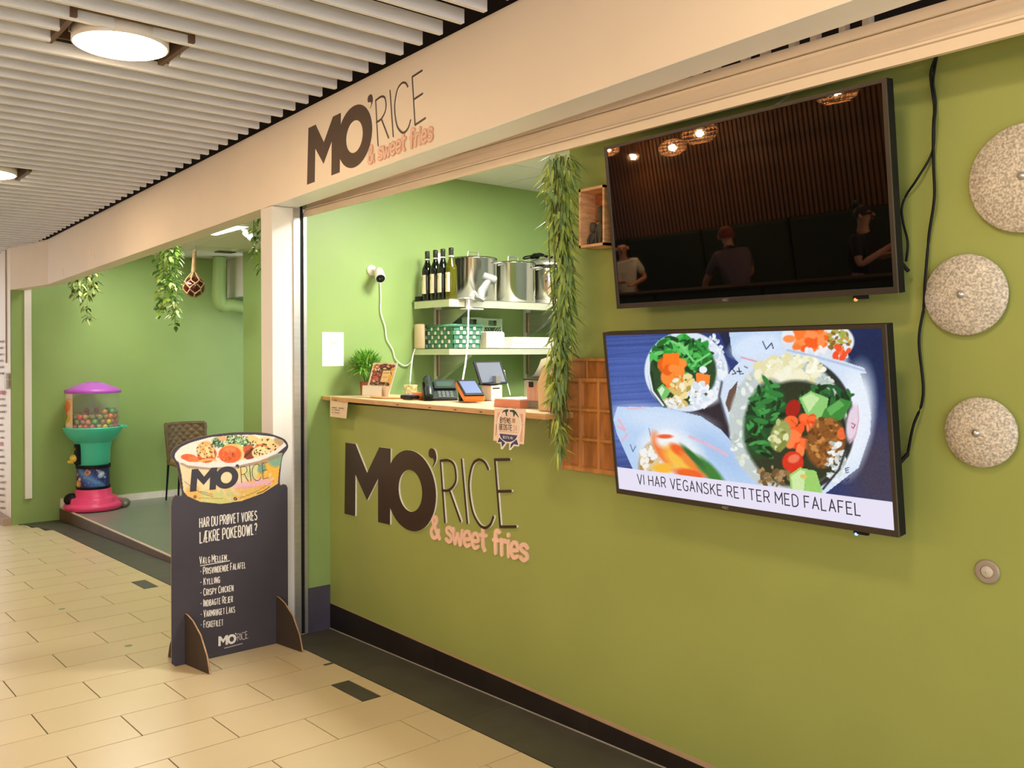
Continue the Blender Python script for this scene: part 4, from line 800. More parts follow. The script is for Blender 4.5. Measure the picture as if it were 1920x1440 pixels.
# cups stack, small jar lids
t = thing('cup_stack', 'stack of pale green patterned tubs beside the menu card', 'tub', (cx+.13, cy+.09, ZB))
for i in range(2): MB().lathe([(.036, .001+i*.034), (.040, .03+i*.034), (.042, .033+i*.034), (.036, .0335+i*.034)], (-4.395, 2.935, ZB), 24).build('tub', mat('speckled_tub', 'A79B5C', .4, col2='E6DDB4', scale=60), t)
# orange card terminal lying flat
ORG = mat('orange_plastic', 'E07A2C', .4); SCRB = emat('blue_screen', (.16, .2, .5, .9))
def term_flat(c, label):
    t = thing('card_terminal', label, 'card reader', c); x, y, z = c
    MB().box((x-.055, y-.045, z+.001), (x+.055, y+.075, z+.022), bev=.008).build('base', ORG, t); MB().box((x-.055, y+.02, z+.012), (x+.05, y+.075, z+.036), bev=.008).build('printer_cover', ORG, t)
    MB().box((x-.048, y-.058, z+.006), (x+.058, y-.0, z+.026), bev=.006).build('front_bumper', BLACK, t); MB().add([(x-.034, y-.052, z+.0268), (x+.044, y-.052, z+.0268), (x+.044, y-.004, z+.0285), (x-.034, y-.004, z+.0285)], [(0, 1, 2, 3)]).build('display', SCRB, t)
term_flat((-4.065, 2.735, ZB), 'orange card terminal with blue screen lying flat near the menu card')
# desk phone
t = thing('desk_phone', 'black office desk phone with handset and keypad on the counter', 'phone', (-3.93, 2.86, ZB))
PHB = mat('charcoal_plastic', '1E2A2A', .4); PX0 = onZ(820, 750, ZB+.001)
MP = Matrix.Translation((-3.93, 2.81, ZB+.0015)) @ Matrix.Rotation(math.radians(60), 4, 'Z') @ Matrix.Scale(.98, 4)
def pm_(mb): mb.v = [tuple(MP@Vector(p)) for p in mb.v]; return mb
pm_(MB().extr([(-.09, 0), (.08, 0), (.09, .012), (-.065, .095), (-.09, .095)], (-.09, 0, 0), (0, -1, 0), (0, 0, 1), (.18, 0, 0))).build('body', PHB, t)
sl0, sl1 = np.array([0, -.09, .012]), np.array([0, .065, .095]); sv = (sl1-sl0)/np.linalg.norm(sl1-sl0); sn = np.cross([1, 0, 0], sv)
def onslope(a0, a1, b0, b1, h, m_, name, h0=.0005, par=None): return pm_(MB().extr([(a0, b0), (a1, b0), (a1, b1), (a0, b1)], sl0+sn*h0, (1, 0, 0), sv, sn*h)).build(name, m_, par or t)
df_ = onslope(-.028, .088, .085, .178, .014, PHB, 'display_frame'); onslope(-.016, .074, .10, .155, .001, mat('phone_display', '3E544A', .2), 'display', .0147, df_)
q = MB()
for i in range(4):
    for j in range(4): q.extr([(-.012+j*.022, .010+i*.017), (.003+j*.022, .010+i*.017), (.003+j*.022, .020+i*.017), (-.012+j*.022, .020+i*.017)], sl0+sn*.0005, (1, 0, 0), sv, sn*.004)
stuff(pm_(q).build('key', mat('grey_key', '6E7876', .5), t))
q = MB(); H0 = np.array([-.062, 0, 0]); q.tube(poly_cr([H0+sl0+sv*.0+sn*.012, H0+sl0+sv*.03+sn*.022, H0+sl0+sv*.09+sn*.026, H0+sl0+sv*.155+sn*.024, H0+sl0+sv*.185+sn*.014], 5), [.022]*5+[.024]*4+[.018]*8+[.024]*4, 10); pm_(q).build('handset', PHB, t)
q = MB().tube(poly_cr([(-.07, -.09, .02), (-.03, -.125, .006), (.03, -.13, .004), (.09, -.10, .004)], 8), .003, 6); pm_(q).build('cord', BLACK, t)
# tilted orange payment terminal
t = thing('payment_terminal', 'orange handheld payment terminal leaning with a lit blue touchscreen', 'card reader', (-3.72, 2.86, ZB)); x, y, z = -3.56, 2.76, ZB+.003
Mx = Matrix.Translation((x, y, z)) @ Matrix.Rotation(math.radians(66), 4, 'Z') @ Matrix.Rotation(math.radians(20), 4, 'X') @ Matrix.Scale(1.28, 4)
def rot(mb): mb.v = [tuple(Mx@Vector(p)) for p in mb.v]; return mb
rot(MB().box((-.043, 0, 0), (.043, .17, .026), bev=.008)).build('body', ORG, t); rot(MB().box((-.040, .004, .024), (.040, .165, .032), bev=.004)).build('screen_bezel', BLACK, t)
rot(MB().add([(-.033, .018, .0327), (.033, .018, .0327), (.033, .145, .0327), (-.033, .145, .0327)], [(0, 1, 2, 3)])).build('display', emat('bright_blue_screen', (.14, .26, .62, 1.0)), t)
rot(MB().extr([(.09, -.001), (.16, -.001), (.14, -.052), (.115, -.042)], (-.03, 0, 0), (0, 1, 0), (0, 0, 1), (.06, 0, 0))).build('stand_foot', BLACK, t)
# till: printer stand with tablet
t = thing('till_tablet', 'tablet on a white receipt printer stand showing a pale blue screen', 'till', (-3.66, 2.98, ZB)); z = ZB+.001
pa, pb = onZ(904, 753, ZB), onZ(942, 752, ZB); x0, x1 = -3.66, -3.50
q = lambda px, py, Y=2.93: onY(px, py, Y)
l, r_, tp = q(903, 750)[0], q(921, 750)[0], q(921, 723)[2]; yb_ = onX(942, 735, r_)[1]
MB().box((l, 2.93, z), (r_, yb_, tp), bev=.004).build('printer', WPLAST, t); MB().box((r_-.002, 2.94, tp-.018), (r_+.0015, yb_-.02, tp-.012)).build('paper_slot', BLACK, t)
MB().box((l-.01, 2.915, tp+.001), (r_+.004, yb_-.03, tp+.012), bev=.003).build('tablet_base', BLACK, t); MB().box(((l+r_)/2-.012, 2.98, tp+.01), ((l+r_)/2+.02, 3.01, tp+.05)).build('hinge', ALU, t)
BL = q(901, 720, 2.90); BR = onX(952, 718, BL[0]+.015); TL = onX(888, 678, BL[0]-.06)
o_, u_, v_ = np.array(BL), BR-BL, TL-BL; n_ = np.cross(u_, v_); n_ /= np.linalg.norm(n_)
uu = u_/np.linalg.norm(u_); W_ = np.linalg.norm(u_)
MB().extr([(0, 0), (1, 0), (1, 1), (0, 1)], o_, u_, v_, -n_*.009).build('tablet', BLACK, t); MB().extr([(.07, .06), (.93, .06), (.93, .94), (.07, .94)], o_+n_*.001, u_, v_, (0, 0, 0)).build('display', emat('till_screen', (.13, .18, .27, 1.0)), t)
MB().tube(poly_cr([o_+u_*1.0+v_*.55-n_*.005, o_+u_*1.07+v_*.58-n_*.01, o_+u_*1.12+v_*.4-n_*.03, o_+u_*1.1-v_*.1-n_*.03, o_+u_*1.08-v_*.45-n_*.03], 6), .003, 6).build('cable', WPLAST, t)
# leaflets, straw box, paper bag
t = thing('leaflet_pile', 'low pile of salmon leaflets at the front right of the counter', 'leaflets', (-3.2, 2.68, ZB)); SAL = mat('salmon_paper', 'D98E74', .7)
a, b_ = onZ(925, 763, ZB), onZ(985, 771, ZB)
for i in range(7): MB().box((a[0]+.004*(i % 2), a[1]+.001*i, ZB+.001+i*.006), (a[0]+.19-.001*i, a[1]+.15+.003*i, ZB+.0062+i*.006)).build('leaflet', SAL if i < 6 else PAPER, t)
t = thing('straw_holder', 'clear-fronted box holding salmon napkins beside the paper bag', 'holder', (-3.02, 2.74, ZB)); a, b_ = onZ(982, 767, ZB), onZ(1012, 768, ZB)
hx0 = onY(983, 765, 2.665)[0]; hx1, hy0, hy1 = hx0+.098, 2.665, 2.80; hz = onY(982, 713, 2.665)[2]
GLASS = mat('smoky_clear', 'E8E4DC', .05, var=.0); GLASS.node_tree.nodes['Principled BSDF'].inputs['Alpha'].default_value = .16
MB().box((hx0, hy0, ZB+.001), (hx0+.004, hy1, hz)).box((hx1-.004, hy0, ZB+.001), (hx1, hy1, hz)).box((hx0, hy0, ZB+.001), (hx1, hy0+.003, hz)).box((hx0, hy1-.004, ZB+.001), (hx1, hy1, hz)).build('case', GLASS, t)
MB().box((hx0-.003, hy0-.003, hz+.001), (hx1+.003, hy1+.003, hz+.008)).build('lid', mat('dark_clear_lid', '4E4A44', .2), t)
for i in range(3): MB().box((hx0+.008+i*.028, hy0+.01, ZB+.035), (hx0+.034+i*.028, hy1-.012, hz-.012)).build('napkin_block', SAL, t)
MB().box((hx0+.006, hy0+.008, ZB+.004), (hx1-.006, hy1-.01, ZB+.03)).build('dark_insert', mat('dark_insert', '3A2E2C', .5), t); MB().box((hx0+.035, hy0-.004, hz-.03), (hx0+.062, hy0+.001, hz-.006)).build('clip', BLACK, t)
t = thing('paper_bag', 'pale kraft paper bag with torn top behind the hanging bamboo plant', 'bag', (-2.90, 2.75, ZB)); KB = mat('pale_kraft_bag', 'DDBE96', .75, var=.05)
bx0 = onY(1013, 768, 2.61)[0]; zt_ = onY(1013, 678, 2.61)[2]
q = MB(); A_ = [(bx0, 2.60), (bx0+.12, 2.60), (bx0+.12, 2.70), (bx0, 2.70)]; Tt = [(bx0+.01, 2.62, zt_-.02), (bx0+.11, 2.61, zt_+.01), (bx0+.11, 2.69, zt_), (bx0+.008, 2.685, zt_-.05)]
M1 = [(bx0-.002, 2.596, ZB+.12), (bx0+.122, 2.596, ZB+.12), (bx0+.122, 2.704, ZB+.12), (bx0-.002, 2.704, ZB+.12)]
q.add([(p[0], p[1], ZB+.001) for p in A_]+M1+Tt, [(i, (i+1) % 4, 4+(i+1) % 4, 4+i) for i in range(4)]+[(4+i, 4+(i+1) % 4, 8+(i+1) % 4, 8+i) for i in range(4)]+[(3, 2, 1, 0)]); q.build('bag', KB, t)
t = thing('paper_sheet', 'loose white paper curling over the clear napkin box', 'paper', (hx0+.05, 2.76, hz+.01))
MB().grid(lambda a, b_: (hx0+.005+.088*a, hy0+.02+.11*b_, hz+.0095+.085*a*a+.03*b_*a), 10, 6).build('sheet', PAPER, t)
# ------------------------------------------------------------------ paper on the partition
t = thing('certificate', 'white certificate sheet with pale green emblem on the kitchen partition', 'notice', onX(603, 621, XP))
y0_, y1_, z0_, z1_ = 2.60, 2.745, 1.455, 1.66
MB().box((XP+.0005, y0_, z0_), (XP+.002, y1_, z1_)).build('sheet', PAPER, t); q = MB(); cy_, cz_ = (y0_+y1_)/2, z1_-.045
q.strokes([[(cy_+.024*math.cos(a*PI/14), cz_+.026*math.sin(a*PI/14)) for a in range(29)]], .003, (XP+.0024, 0, 0), (0, 1, 0), (0, 0, 1), (0, 0, 0), seg=0); q.strokes([[(cy_-.02, cz_-.016), (cy_, cz_-.024), (cy_+.02, cz_-.016)]], .006, (XP+.0026, 0, 0), (0, 1, 0), (0, 0, 1), (0, 0, 0), seg=0)
q.build('emblem', mat('pale_green_print', 'C9D6A0', .7), t); q = MB()
for y_, a, b_ in ((.105, .04, .10), (.09, .015, .11), (.075, .015, .06), (.06, .015, .07), (.045, .03, .09), (.012, .015, .09)): q.strokes([[(y0_+a, z0_+y_), (y0_+b_, z0_+y_)]], .0014, (XP+.0024, 0, 0), (0, 1, 0), (0, 0, 1), (0, 0, 0), seg=0)
q.build('print_line', mat('pale_grey_print', 'C7C2AE', .7), t)
# ------------------------------------------------------------------ kitchen wall shelf on uprights
XS0, XS1, SY0, SY1 = XP+.03, -4.433, 3.245, 4.75
t = thing('kitchen_shelf', 'two-tier satin steel wall shelf on uprights in the kitchen', 'shelf', (XP, 4.0, 1.5))
for zb_, zt_ in ((1.816, 1.864), (1.521, 1.560)):
    MB().box((XS0, SY0, zt_-.003), (XS1, SY1, zt_)).box((XS1-.003, SY0, zb_), (XS1, SY1, zt_-.0005)).box((XS0, SY0, zb_), (XS1-.003, SY0+.003, zt_-.0005)).box((XP+.002, SY0, zt_-.003), (XS0, SY0+1.5, zt_+.0)).build('shelf_plate', SHELFM, t)
    for y in (3.44, 4.22):
        MB().extr([(XP+.03, zb_-.001), (XP+.36, zb_-.001), (XP+.36, zb_-.012), (XP+.05, zb_-.17), (XP+.03, zb_-.17)], (0, y-.016, 0), (1, 0, 0), (0, 0, 1), (0, .032, 0)).build('bracket', ALU, t)
        MB().box((XP+.028, y-.022, zb_-.14), (XP+.052, y+.022, zb_-.001)).build('bracket_hook', mat('pinkish_steel', 'BCA08C', .35, .7), t)
for y, zt_ in ((3.44, 2.19), (4.22, 2.19)): MB().box((XP+.001, y-.022, 1.33), (XP+.027, y+.022, zt_)).build('upright', WPLAST if zt_ > 2 else ALU, t)
# wine bottles
GL_R = mat('dark_bottle_glass', '141A12', .06, spec=.7); GL_W = mat('olive_bottle_glass', '6A6A12', .06, trans=.55, spec=.7); LBL = mat('cream_label', 'E9E0C4', .7, var=.02); CAPS = mat('dark_capsule', '26271F', .3); BAND = mat('white_band', 'F2F0E6', .5)
def bottle(x, y, m_, label):
    z = 1.8645; t = thing('wine_bottle', label, 'bottle', (x, y, z), 'wine bottles on the upper shelf'); r = .036
    MB().lathe([(r*.9, .0005), (r, .008), (r, .185), (r*.93, .205), (r*.6, .232), (.0155, .252), (.014, .262), (.014, .30)], (x, y, z), 24).build('glass', m_, t)
    MB().lathe([(.0152, .258), (.0156, .30), (.0160, .308), (.015, .318), (.001, .319)], (x, y, z), 18, cap=False).build('capsule', CAPS, t); cp_ = LAST[0]; MB().lathe([(.0162, .262), (.0162, .270)], (x, y, z), 18, cap=False).build('neck_band', BAND, t)
    MB().lathe([(.0130, .3196), (.001, .3197)], (x, y, z), 14, cap=False).build('cap_top', BAND, cp_)
    q = MB(); n = 10; a0, a1 = math.radians(-150), math.radians(-50)
    vs = [(x+(r+.0008)*math.cos(a0+(a1-a0)*i/n), y+(r+.0008)*math.sin(a0+(a1-a0)*i/n), z+h) for i in range(n+1) for h in (.045, .165)]
    q.add(vs, [(2*i, 2*i+2, 2*i+3, 2*i+1) for i in range(n)], 0, True); lb_ = q.build('label', LBL, t)
    q = MB(); vs = [(x+(r+.0014)*math.cos(a0+(a1-a0)*(.3+.3*i/4)), y+(r+.0014)*math.sin(a0+(a1-a0)*(.3+.3*i/4)), z+h) for i in range(5) for h in (.130, .152)]
    q.add(vs, [(2*i, 2*i+2, 2*i+3, 2*i+1) for i in range(4)], 0, True); q.build('label_crest', mat('label_crest', 'A8A68A', .7), lb_)
for (px, py, X_, m_), l_ in zip(((795, 563, -4.735, GL_R), (808, 562, -4.645, GL_R), (821, 560, -4.565, GL_R), (840, 559, -4.478, GL_W)),
    ('dark wine bottle nearest the wall, first of four on the upper shelf', 'dark wine bottle second from the wall on the upper shelf', 'dark wine bottle third from the wall, next to the olive one', 'olive green wine bottle at the shelf front beside the steel pot')):
    p = onX(px, py, X_); bottle(X_, p[1]+.012 if p[1] > 3.28 else 3.295, m_, l_)
t = MB().box((XP+.03, 3.25, 1.8645), (XP+.085, 3.30, 1.895)); tag(t.build('small_black_box', BLACK, None, (XP+.05, 3.27, 1.8645)), 'small black box by the wall at the left end of the upper shelf', 'box')
# stock pots
def pot(y, r, h, label, x=-4.625):
    z = 1.8645; t = thing('stock_pot', label, 'pot', (x, y, z), 'steel stock pots on the upper shelf')
    MB().lathe([(r*.97, .0005), (r, .006), (r, h-.004), (r+.005, h), (r+.003, h+.003), (r-.004, h+.001)], (x, y, z), 48).build('body', STEEL, t)
    MB().lathe([(r+.004, h+.004), (r*.97, h+.010), (r*.5, h+.016), (.001, h+.018)], (x, y, z), 48, cap=False).build('lid', STEEL, t)
    MB().tube(poly_cr([(x, y-.045, z+h+.014), (x, y-.042, z+h+.045), (x, y-.03, z+h+.052), (x, y+.03, z+h+.052), (x, y+.042, z+h+.045), (x, y+.045, z+h+.014)], 5), .005, 8).build('lid_handle', ALU, LAST[0])
    for a in (math.radians(38), math.radians(218)):
        ca, sa = math.cos(a), math.sin(a); tx_, ty_ = -sa, ca; P = [(x+ca*(r-.002)+tx_*s_*.055, y+sa*(r-.002)+ty_*s_*.055, z+h-.035) for s_ in (-1, 1)]
        M_ = [(x+ca*(r+.04)+tx_*s_*.045, y+sa*(r+.04)+ty_*s_*.045, z+h-.028) for s_ in (-1, 1)]
        MB().tube(poly_cr([P[0], M_[0], M_[1], P[1]], 6), .006, 8).build('side_handle', ALU, t)
pot(3.58, .155, .275, 'largest steel stock pot beside the wine bottles'); pot(3.90, .150, .262, 'steel stock pot in the middle, right of the largest pot', -4.60)
t = thing('rice_cooker', 'steel urn with dark band and lid at the right end of the upper shelf', 'cooker', (-4.60, 4.24, 1.8645)); x, y, z, r = -4.60, 4.235, 1.8645, .150
MB().lathe([(r*.98, .0005), (r, .006), (r, .03)], (x, y, z), 40).build('base_ring', ALU, t); MB().lathe([(r*.96, .03), (r*.98, .035), (r*.98, .245)], (x, y, z), 40).build('body', STEEL, t)
MB().lathe([(r, .245), (r*1.01, .262), (r, .270)], (x, y, z), 40).build('dark_band', BLACK, t); MB().lathe([(r*1.0, .27), (r*.98, .295), (r*.8, .312), (.001, .318)], (x, y, z), 40, cap=False).build('lid', ALU, t)
MB().lathe([(.012, .0), (.012, .012)], (x+r*.55, y-r*.80, z+.17), 12, axis='y').build('tap_knob', ALU, t)
q = MB(); rr = random.Random(2); q.tube(poly_cr([(x-.02+.07*math.cos(a*.9)+rr.uniform(-.02, .02), y-.09+.08*math.sin(a*1.3), z+.32+.012*(a % 3)) for a in range(16)], 4), .0055, 6); tag(q.build('black_cord', BLACK, None, (x, y, z+.32)), 'coiled black cord lying on the lid of the urn', 'cord')
# camera on an arm clipped to the upper shelf, cable to counter
CAMW = mat('white_camera_shell', 'E6E4E0', .35, var=.01); CAMG = mat('grey_camera_shell', '8E908C', .4)
px_ = lambda x, y, X=-4.36: onX(x, y, X)
t = thing('camera_on_clip', 'grey camera on a short arm clipped to the front of the upper shelf', 'camera', px_(897, 566))
a = px_(888, 556); MB().box((XS1+.002, a[1]-.06, 1.866), (XS1+.06, a[1]+.10, 1.872)).box((XS1+.002, a[1]-.05, 1.80), (XS1+.07, a[1]+.08, 1.806)).box((XS1+.004, a[1]-.01, 1.80), (XS1+.012, a[1]+.04, 1.87)).build('clip', CAMW, t)
MB().tube([px_(889, 556)+[0, 0, .028*math.sin(k*PI/8)]+np.array([0, .05*(k/8-.5), 0]) for k in range(9)], .008, 8).build('clip_loop', CAMW, t)
MB().tube([px_(898, 562), px_(904, 545), px_(916, 527)], [.034, .028, .020], 14).build('arm', CAMG, t)
d = np.array([.35, .55, -.25]); d /= np.linalg.norm(d); c_ = px_(918, 522); MB().tube([c_-d*.045, c_-d*.04, c_+d*.035, c_+d*.04], [.018, .026, .029, .024], 20).build('camera_head', CAMG, t); MB().tube([c_+d*.04, c_+d*.044], .021, 18).build('lens', mat('grey_lens', '6E706C', .2), t)
tag(MB().tube(poly_cr([px_(879, 562), px_(878, 600), px_(877, 640), onX(873, 680, -4.3), onX(868, 710, -4.2), onX(865, 735, -4.0), onZ(863, 751, ZB+.004)], 6), .0055, 8).build('white_cable', WPLAST, None, px_(879, 562)), 'white cable dropping from the camera clip to the counter near the payment terminal', 'cable')
# wall camera
t = thing('wall_camera', 'white security camera on a round foot on the green kitchen partition', 'camera', onX(697, 508, XP))
b0 = onX(696, 507, XP); MB().lathe([(.034, .001), (.034, .008), (.026, .016), (.012, .024), (.010, .05)], b0, 24, axis='x').build('foot', CAMW, t)
hc = onX(712, 517, XP+.09); d = np.array([.62, -.25, -.45]); d /= np.linalg.norm(d)
MB().tube([hc-d*.06, hc-d*.055, hc+d*.03, hc+d*.036], [.022, .03, .033, .030], 22).build('shell', CAMW, t); MB().tube([hc+d*.036, hc+d*.039], [.027, .026], 22).build('face', BLACK, t)
for k in (-.4, .35): MB().ball(hc+d*.039+np.array([0, k*.02, k*.006]), .007, 10).build('lens', mat('lens_glass', '2E3A3A', .1), t)
tag(MB().tube(poly_cr([onX(*q, XP+.012) for q in ((713, 530), (714, 555), (714, 585), (722, 612), (725, 635), (736, 655), (741, 672), (752, 683), (761, 686), (770, 679), (775, 665), (780, 655))], 6), .004, 8).build('white_cable', WPLAST, None, onX(713, 530, XP)), 'white cable hanging from the wall camera to the lower shelf', 'cable')
tag(MB().tube(poly_cr([onX(778, 654, -4.78), onX(774, 668, -4.78), onX(771, 690, -4.7), onX(769, 715, -4.6), onZ(766, 733, ZB+.02)], 6), .0042, 8).build('white_cable', WPLAST, None, onX(778, 654, -4.78)), 'second white cable running from the lower shelf end down to the counter', 'cable')
# lower shelf things
ZL = 1.5605
WEAVE = mat('dark_green_weave', '4A8468', .6, var=.2, scale=30); WEAVW = mat('white_strap', 'E9E4D2', .6)
t = thing('woven_basket', 'green and white woven strap basket on the lower shelf', 'basket', (-4.58, 3.36, ZL))
wx0, wx1, wy0, wy1, wz = -4.80, -4.462, 3.300, 3.50, ZL+.135
nx_, ny_ = 9, 7; nz3 = 4
q = MB(); q.box((wx0, wy0, ZL+.001), (wx1, wy1, ZL+.006))
for k in range(nz3+1):
    z0 = ZL+.004+k*.027; off = .003 if k % 2 else 0.
    o1 = .002+k*.0022
    q.box((wx0-o1, wy0-o1-off, z0), (wx1+o1, wy0-o1+.004, z0+.025)); q.box((wx1+o1-.004, wy0-o1, z0), (wx1+o1+off, wy1+o1, z0+.025)); q.box((wx0-o1, wy1+o1-.004, z0), (wx1+o1, wy1+o1, z0+.025)); q.box((wx0-o1, wy0, z0), (wx0-o1+.004, wy1, z0+.025))
stuff(q.build('weave', WEAVE, t)); q = MB()
for i in range(nx_):
    x = wx0+.012+i*(wx1-wx0-.02)/nx_
    for k in range(nz3+1):
        if (i+k) % 2: o1 = .002+k*.0022; q.box((x, wy0-o1-.0065, ZL+.006+k*.027), (x+.016, wy0-o1-.003, ZL+.026+k*.027))
for j in range(ny_):
    y = wy0+.012+j*(wy1-wy0-.02)/ny_
    for k in range(nz3+1):
        if (j+k) % 2: o1 = .002+k*.0022; q.box((wx1+o1+.0032, y, ZL+.006+k*.027), (wx1+o1+.0065, y+.020, ZL+.026+k*.027))
stuff(q.build('white_weave', WEAVW, t))
q = MB(); P = [(wx0-.012, wy0-.012, wz+.005), (wx1+.012, wy0-.012, wz+.005), (wx1+.012, wy1+.012, wz+.005), (wx0-.012, wy1+.012, wz+.005)]; q.tube(P, .011, 8, closed=True); q.build('rim', WEAVE, t)
tag(MB().lathe([(.001, .0), (.05, .0), (.055, .01), (.055, .15), (.045, .158), (.001, .158)], (-4.775, 3.17+.09-.0, ZL), 24, sy=.0+.35, cap=False).build('paper_roll', mat('cream_roll', 'DCC9A8', .8), None, (-4.775, 3.264, ZL)), 'cream rounded paper pack standing behind the woven basket', 'pack')
t = thing('napkin_pack', 'white folded napkin pack standing on the lower shelf', 'napkins', (-4.55, 3.62, ZL))
MB().box((-4.70, 3.550, ZL+.001), (-4.445, 3.566, ZL+.106), bev=.006).box((-4.70, 3.567, ZL+.001), (-4.445, 3.70, ZL+.108), bev=.014).build('pack', PAPER, t)
MB().box((-4.70, 3.545, ZL+.001), (-4.446, 3.549, ZL+.104), bev=.002).build('paper_band', mat('beige_card', 'C9BE9E', .8), t)
t = thing('paper_stack', 'low stack of white wrapping paper at the right of the lower shelf', 'paper', (-4.55, 4.0, ZL))
for i in range(9): MB().box((-4.74+.004*(i % 3), 3.745+.004*i, ZL+.001+i*.0082), (-4.446-.002*(i % 2), 4.33-.01*i, ZL+.0085+i*.0082), bev=.002).build('sheet', PAPER, t)
# folding crates behind
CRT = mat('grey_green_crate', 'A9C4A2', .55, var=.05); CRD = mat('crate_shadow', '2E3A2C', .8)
def crate(y0, y1, x0, x1, z0, h, label, lace=True):
    t = thing('folding_crate', label, 'crate', ((x0+x1)/2, (y0+y1)/2, z0), 'grey green folding crates on the lower shelf'); th = .006
    MB().box((x0, y0, z0), (x1, y1, z0+.006)).build('bottom', CRT, t)
    for side in ('front', 'back'):
        X_ = x1-th if side == 'front' else x0; q = MB()
        hh = z0+h
        q.box((X_, y0, z0+.0), (X_+th, y0+.014, hh)).box((X_, y1-.014, z0), (X_+th, y1, hh)).box((X_, y0+.014, hh-.012), (X_+th, y1-.014, hh)).box((X_, y0+.014, z0), (X_+th, y1-.014, z0+.01))
        ym = (y0+y1)/2; q.box((X_, y0+.014, hh-.048), (X_+th, ym-.035, hh-.012)).box((X_, ym+.035, hh-.048), (X_+th, y1-.014, hh-.012)).box((X_, y0+.014, hh-.058), (X_+th, y1-.014, hh-.048))
        n = 7
        for i in range(n+3):
            for s_ in (1, -1):
                a = y0+.014+(y1-y0-.028)*(i-1)/n; zz0, zz1 = z0+.01, hh-.058; b2 = a+s_*(zz1-zz0)*.8
                lo, hi_ = y0+.014, y1-.014
                if a < lo or a > hi_: continue
                k = 1.
                if b2 < lo: k = (a-lo)/(a-b2)
                if b2 > hi_: k = (hi_-a)/(b2-a)
                q.tube([(X_+th/2, a, zz0), (X_+th/2, a+(b2-a)*k, zz0+(zz1-zz0)*k)], .0028, 5)
        stuff(q.build('side_lattice', CRT, t))
    for Y_ in (y0, y1-th): MB().box((x0+th, Y_, z0), (x1-th, Y_+th, z0+h-.02)).box((x0+th, Y_, z0+h-.02), (x0+.09, Y_+th, z0+h)).box((x1-.09, Y_, z0+h-.02), (x1-th, Y_+th, z0+h)).build('end_panel', CRT, t)
    MB().box((x0+.012, y0+.012, z0+.007), (x1-.016, y1-.012, z0+h*.6)).build('crate_shade_block', CRD, t)  # dark block stands in for the shade inside the crate
crate(3.555, 3.728, XP+.03, -4.715, ZL+.0005, .207, 'grey green lattice crate behind the napkin pack, left one'); crate(3.732, 3.905, XP+.03, -4.72, ZL+.0005, .203, 'grey green lattice crate behind the paper stack, right one')
t = thing('bowl_stack', 'stack of dark teal bowls half hidden by the hanging plant', 'bowls', (-4.62, 4.42, ZL)); TEAL = mat('teal_bowl', '2F4A48', .4)
for i in range(8): MB().lathe([(.05, .001+i*.018), (.09, .014+i*.018), (.098, .032+i*.018), (.092, .032+i*.018), (.05, .008+i*.018), (.001, .007+i*.018)], (-4.62, 4.445, ZL), 28, cap=False).build('bowl', TEAL, t)
# ------------------------------------------------------------------ niche: gumball machine
GXc, GYc = -10.44, 0; GYc = onX(175, 900, GXc)[1]
gz = lambda y: onX(175, y, GXc)[2]; gw = lambda dx: dx*1.0
sc_ = np.linalg.norm(onX(225, 760, GXc)-onX(123, 760, GXc))/102.
t = thing('gumball_machine', 'tall plastic gumball machine with pink base, turquoise body and purple lid', 'vending machine', (GXc, GYc, PZ))
PUR = mat('purple_plastic', 'B45AC8', .35, var=.02); TUR = mat('turquoise_plastic', '4CCBB0', .35, var=.02); PNK = mat('hot_pink_plastic', 'E8497F', .3, var=.02); CLR = mat('clear_plastic', 'F4F4EE', .04, var=0); CLR.node_tree.nodes['Principled BSDF'].inputs['Alpha'].default_value = .06
c = (GXc, GYc, 0); R = lambda px: px/2*sc_
MB().lathe([(R(70), PZ+.001), (R(106), PZ+.010), (R(108), PZ+.05), (R(104), PZ+.07), (R(92), PZ+.078), (R(90), PZ+.085), (R(89), PZ+.125), (R(84), PZ+.14), (R(72), PZ+.146), (R(69), PZ+.152), (R(66), gz(917)), (R(64), gz(915))], c, 44).build('pink_base', PNK, t)
MB().extr([(GXc-.04, GYc-.02), (GXc+.12, GYc+.18), (GXc+.12, GYc+R(118)), (GXc-.10, GYc+R(118)), (GXc-.16, GYc+.1)], (0, 0, PZ+.005), (1, 0, 0), (0, 1, 0), (0, 0, .075)).build('base_wing', PNK, t)
wc = onX(238, 943, GXc+.13); MB().lathe([(.001, -.02), (.047, -.02), (.052, -.012), (.052, .012), (.047, .02), (.001, .02)], (wc[0], wc[1]-.02, PZ+.053), 24, axis='x', cap=False).build('wheel', mat('grey_wheel', '6F6A60', .5), t); MB().lathe([(.001, .024), (.02, .022)], (wc[0], wc[1]-.02, PZ+.053), 18, axis='x', cap=False).build('hub', ALU, LAST[0])
MB().ball((GXc-.03, GYc-R(78), PZ+.12), .078, 20, sz=.9).build('black_flap', BLACK, t)
MB().lathe([(R(62), gz(916)), (R(63), gz(910))], c, 40, cap=False).build('lower_ring', BLACK, t)
zb0, zb1 = gz(911), gz(876); MB().lathe([(R(60), zb0), (R(60), zb1)], c, 44, cap=False).build('space_drum', mat('navy_drum', '1E2658', .4), t)
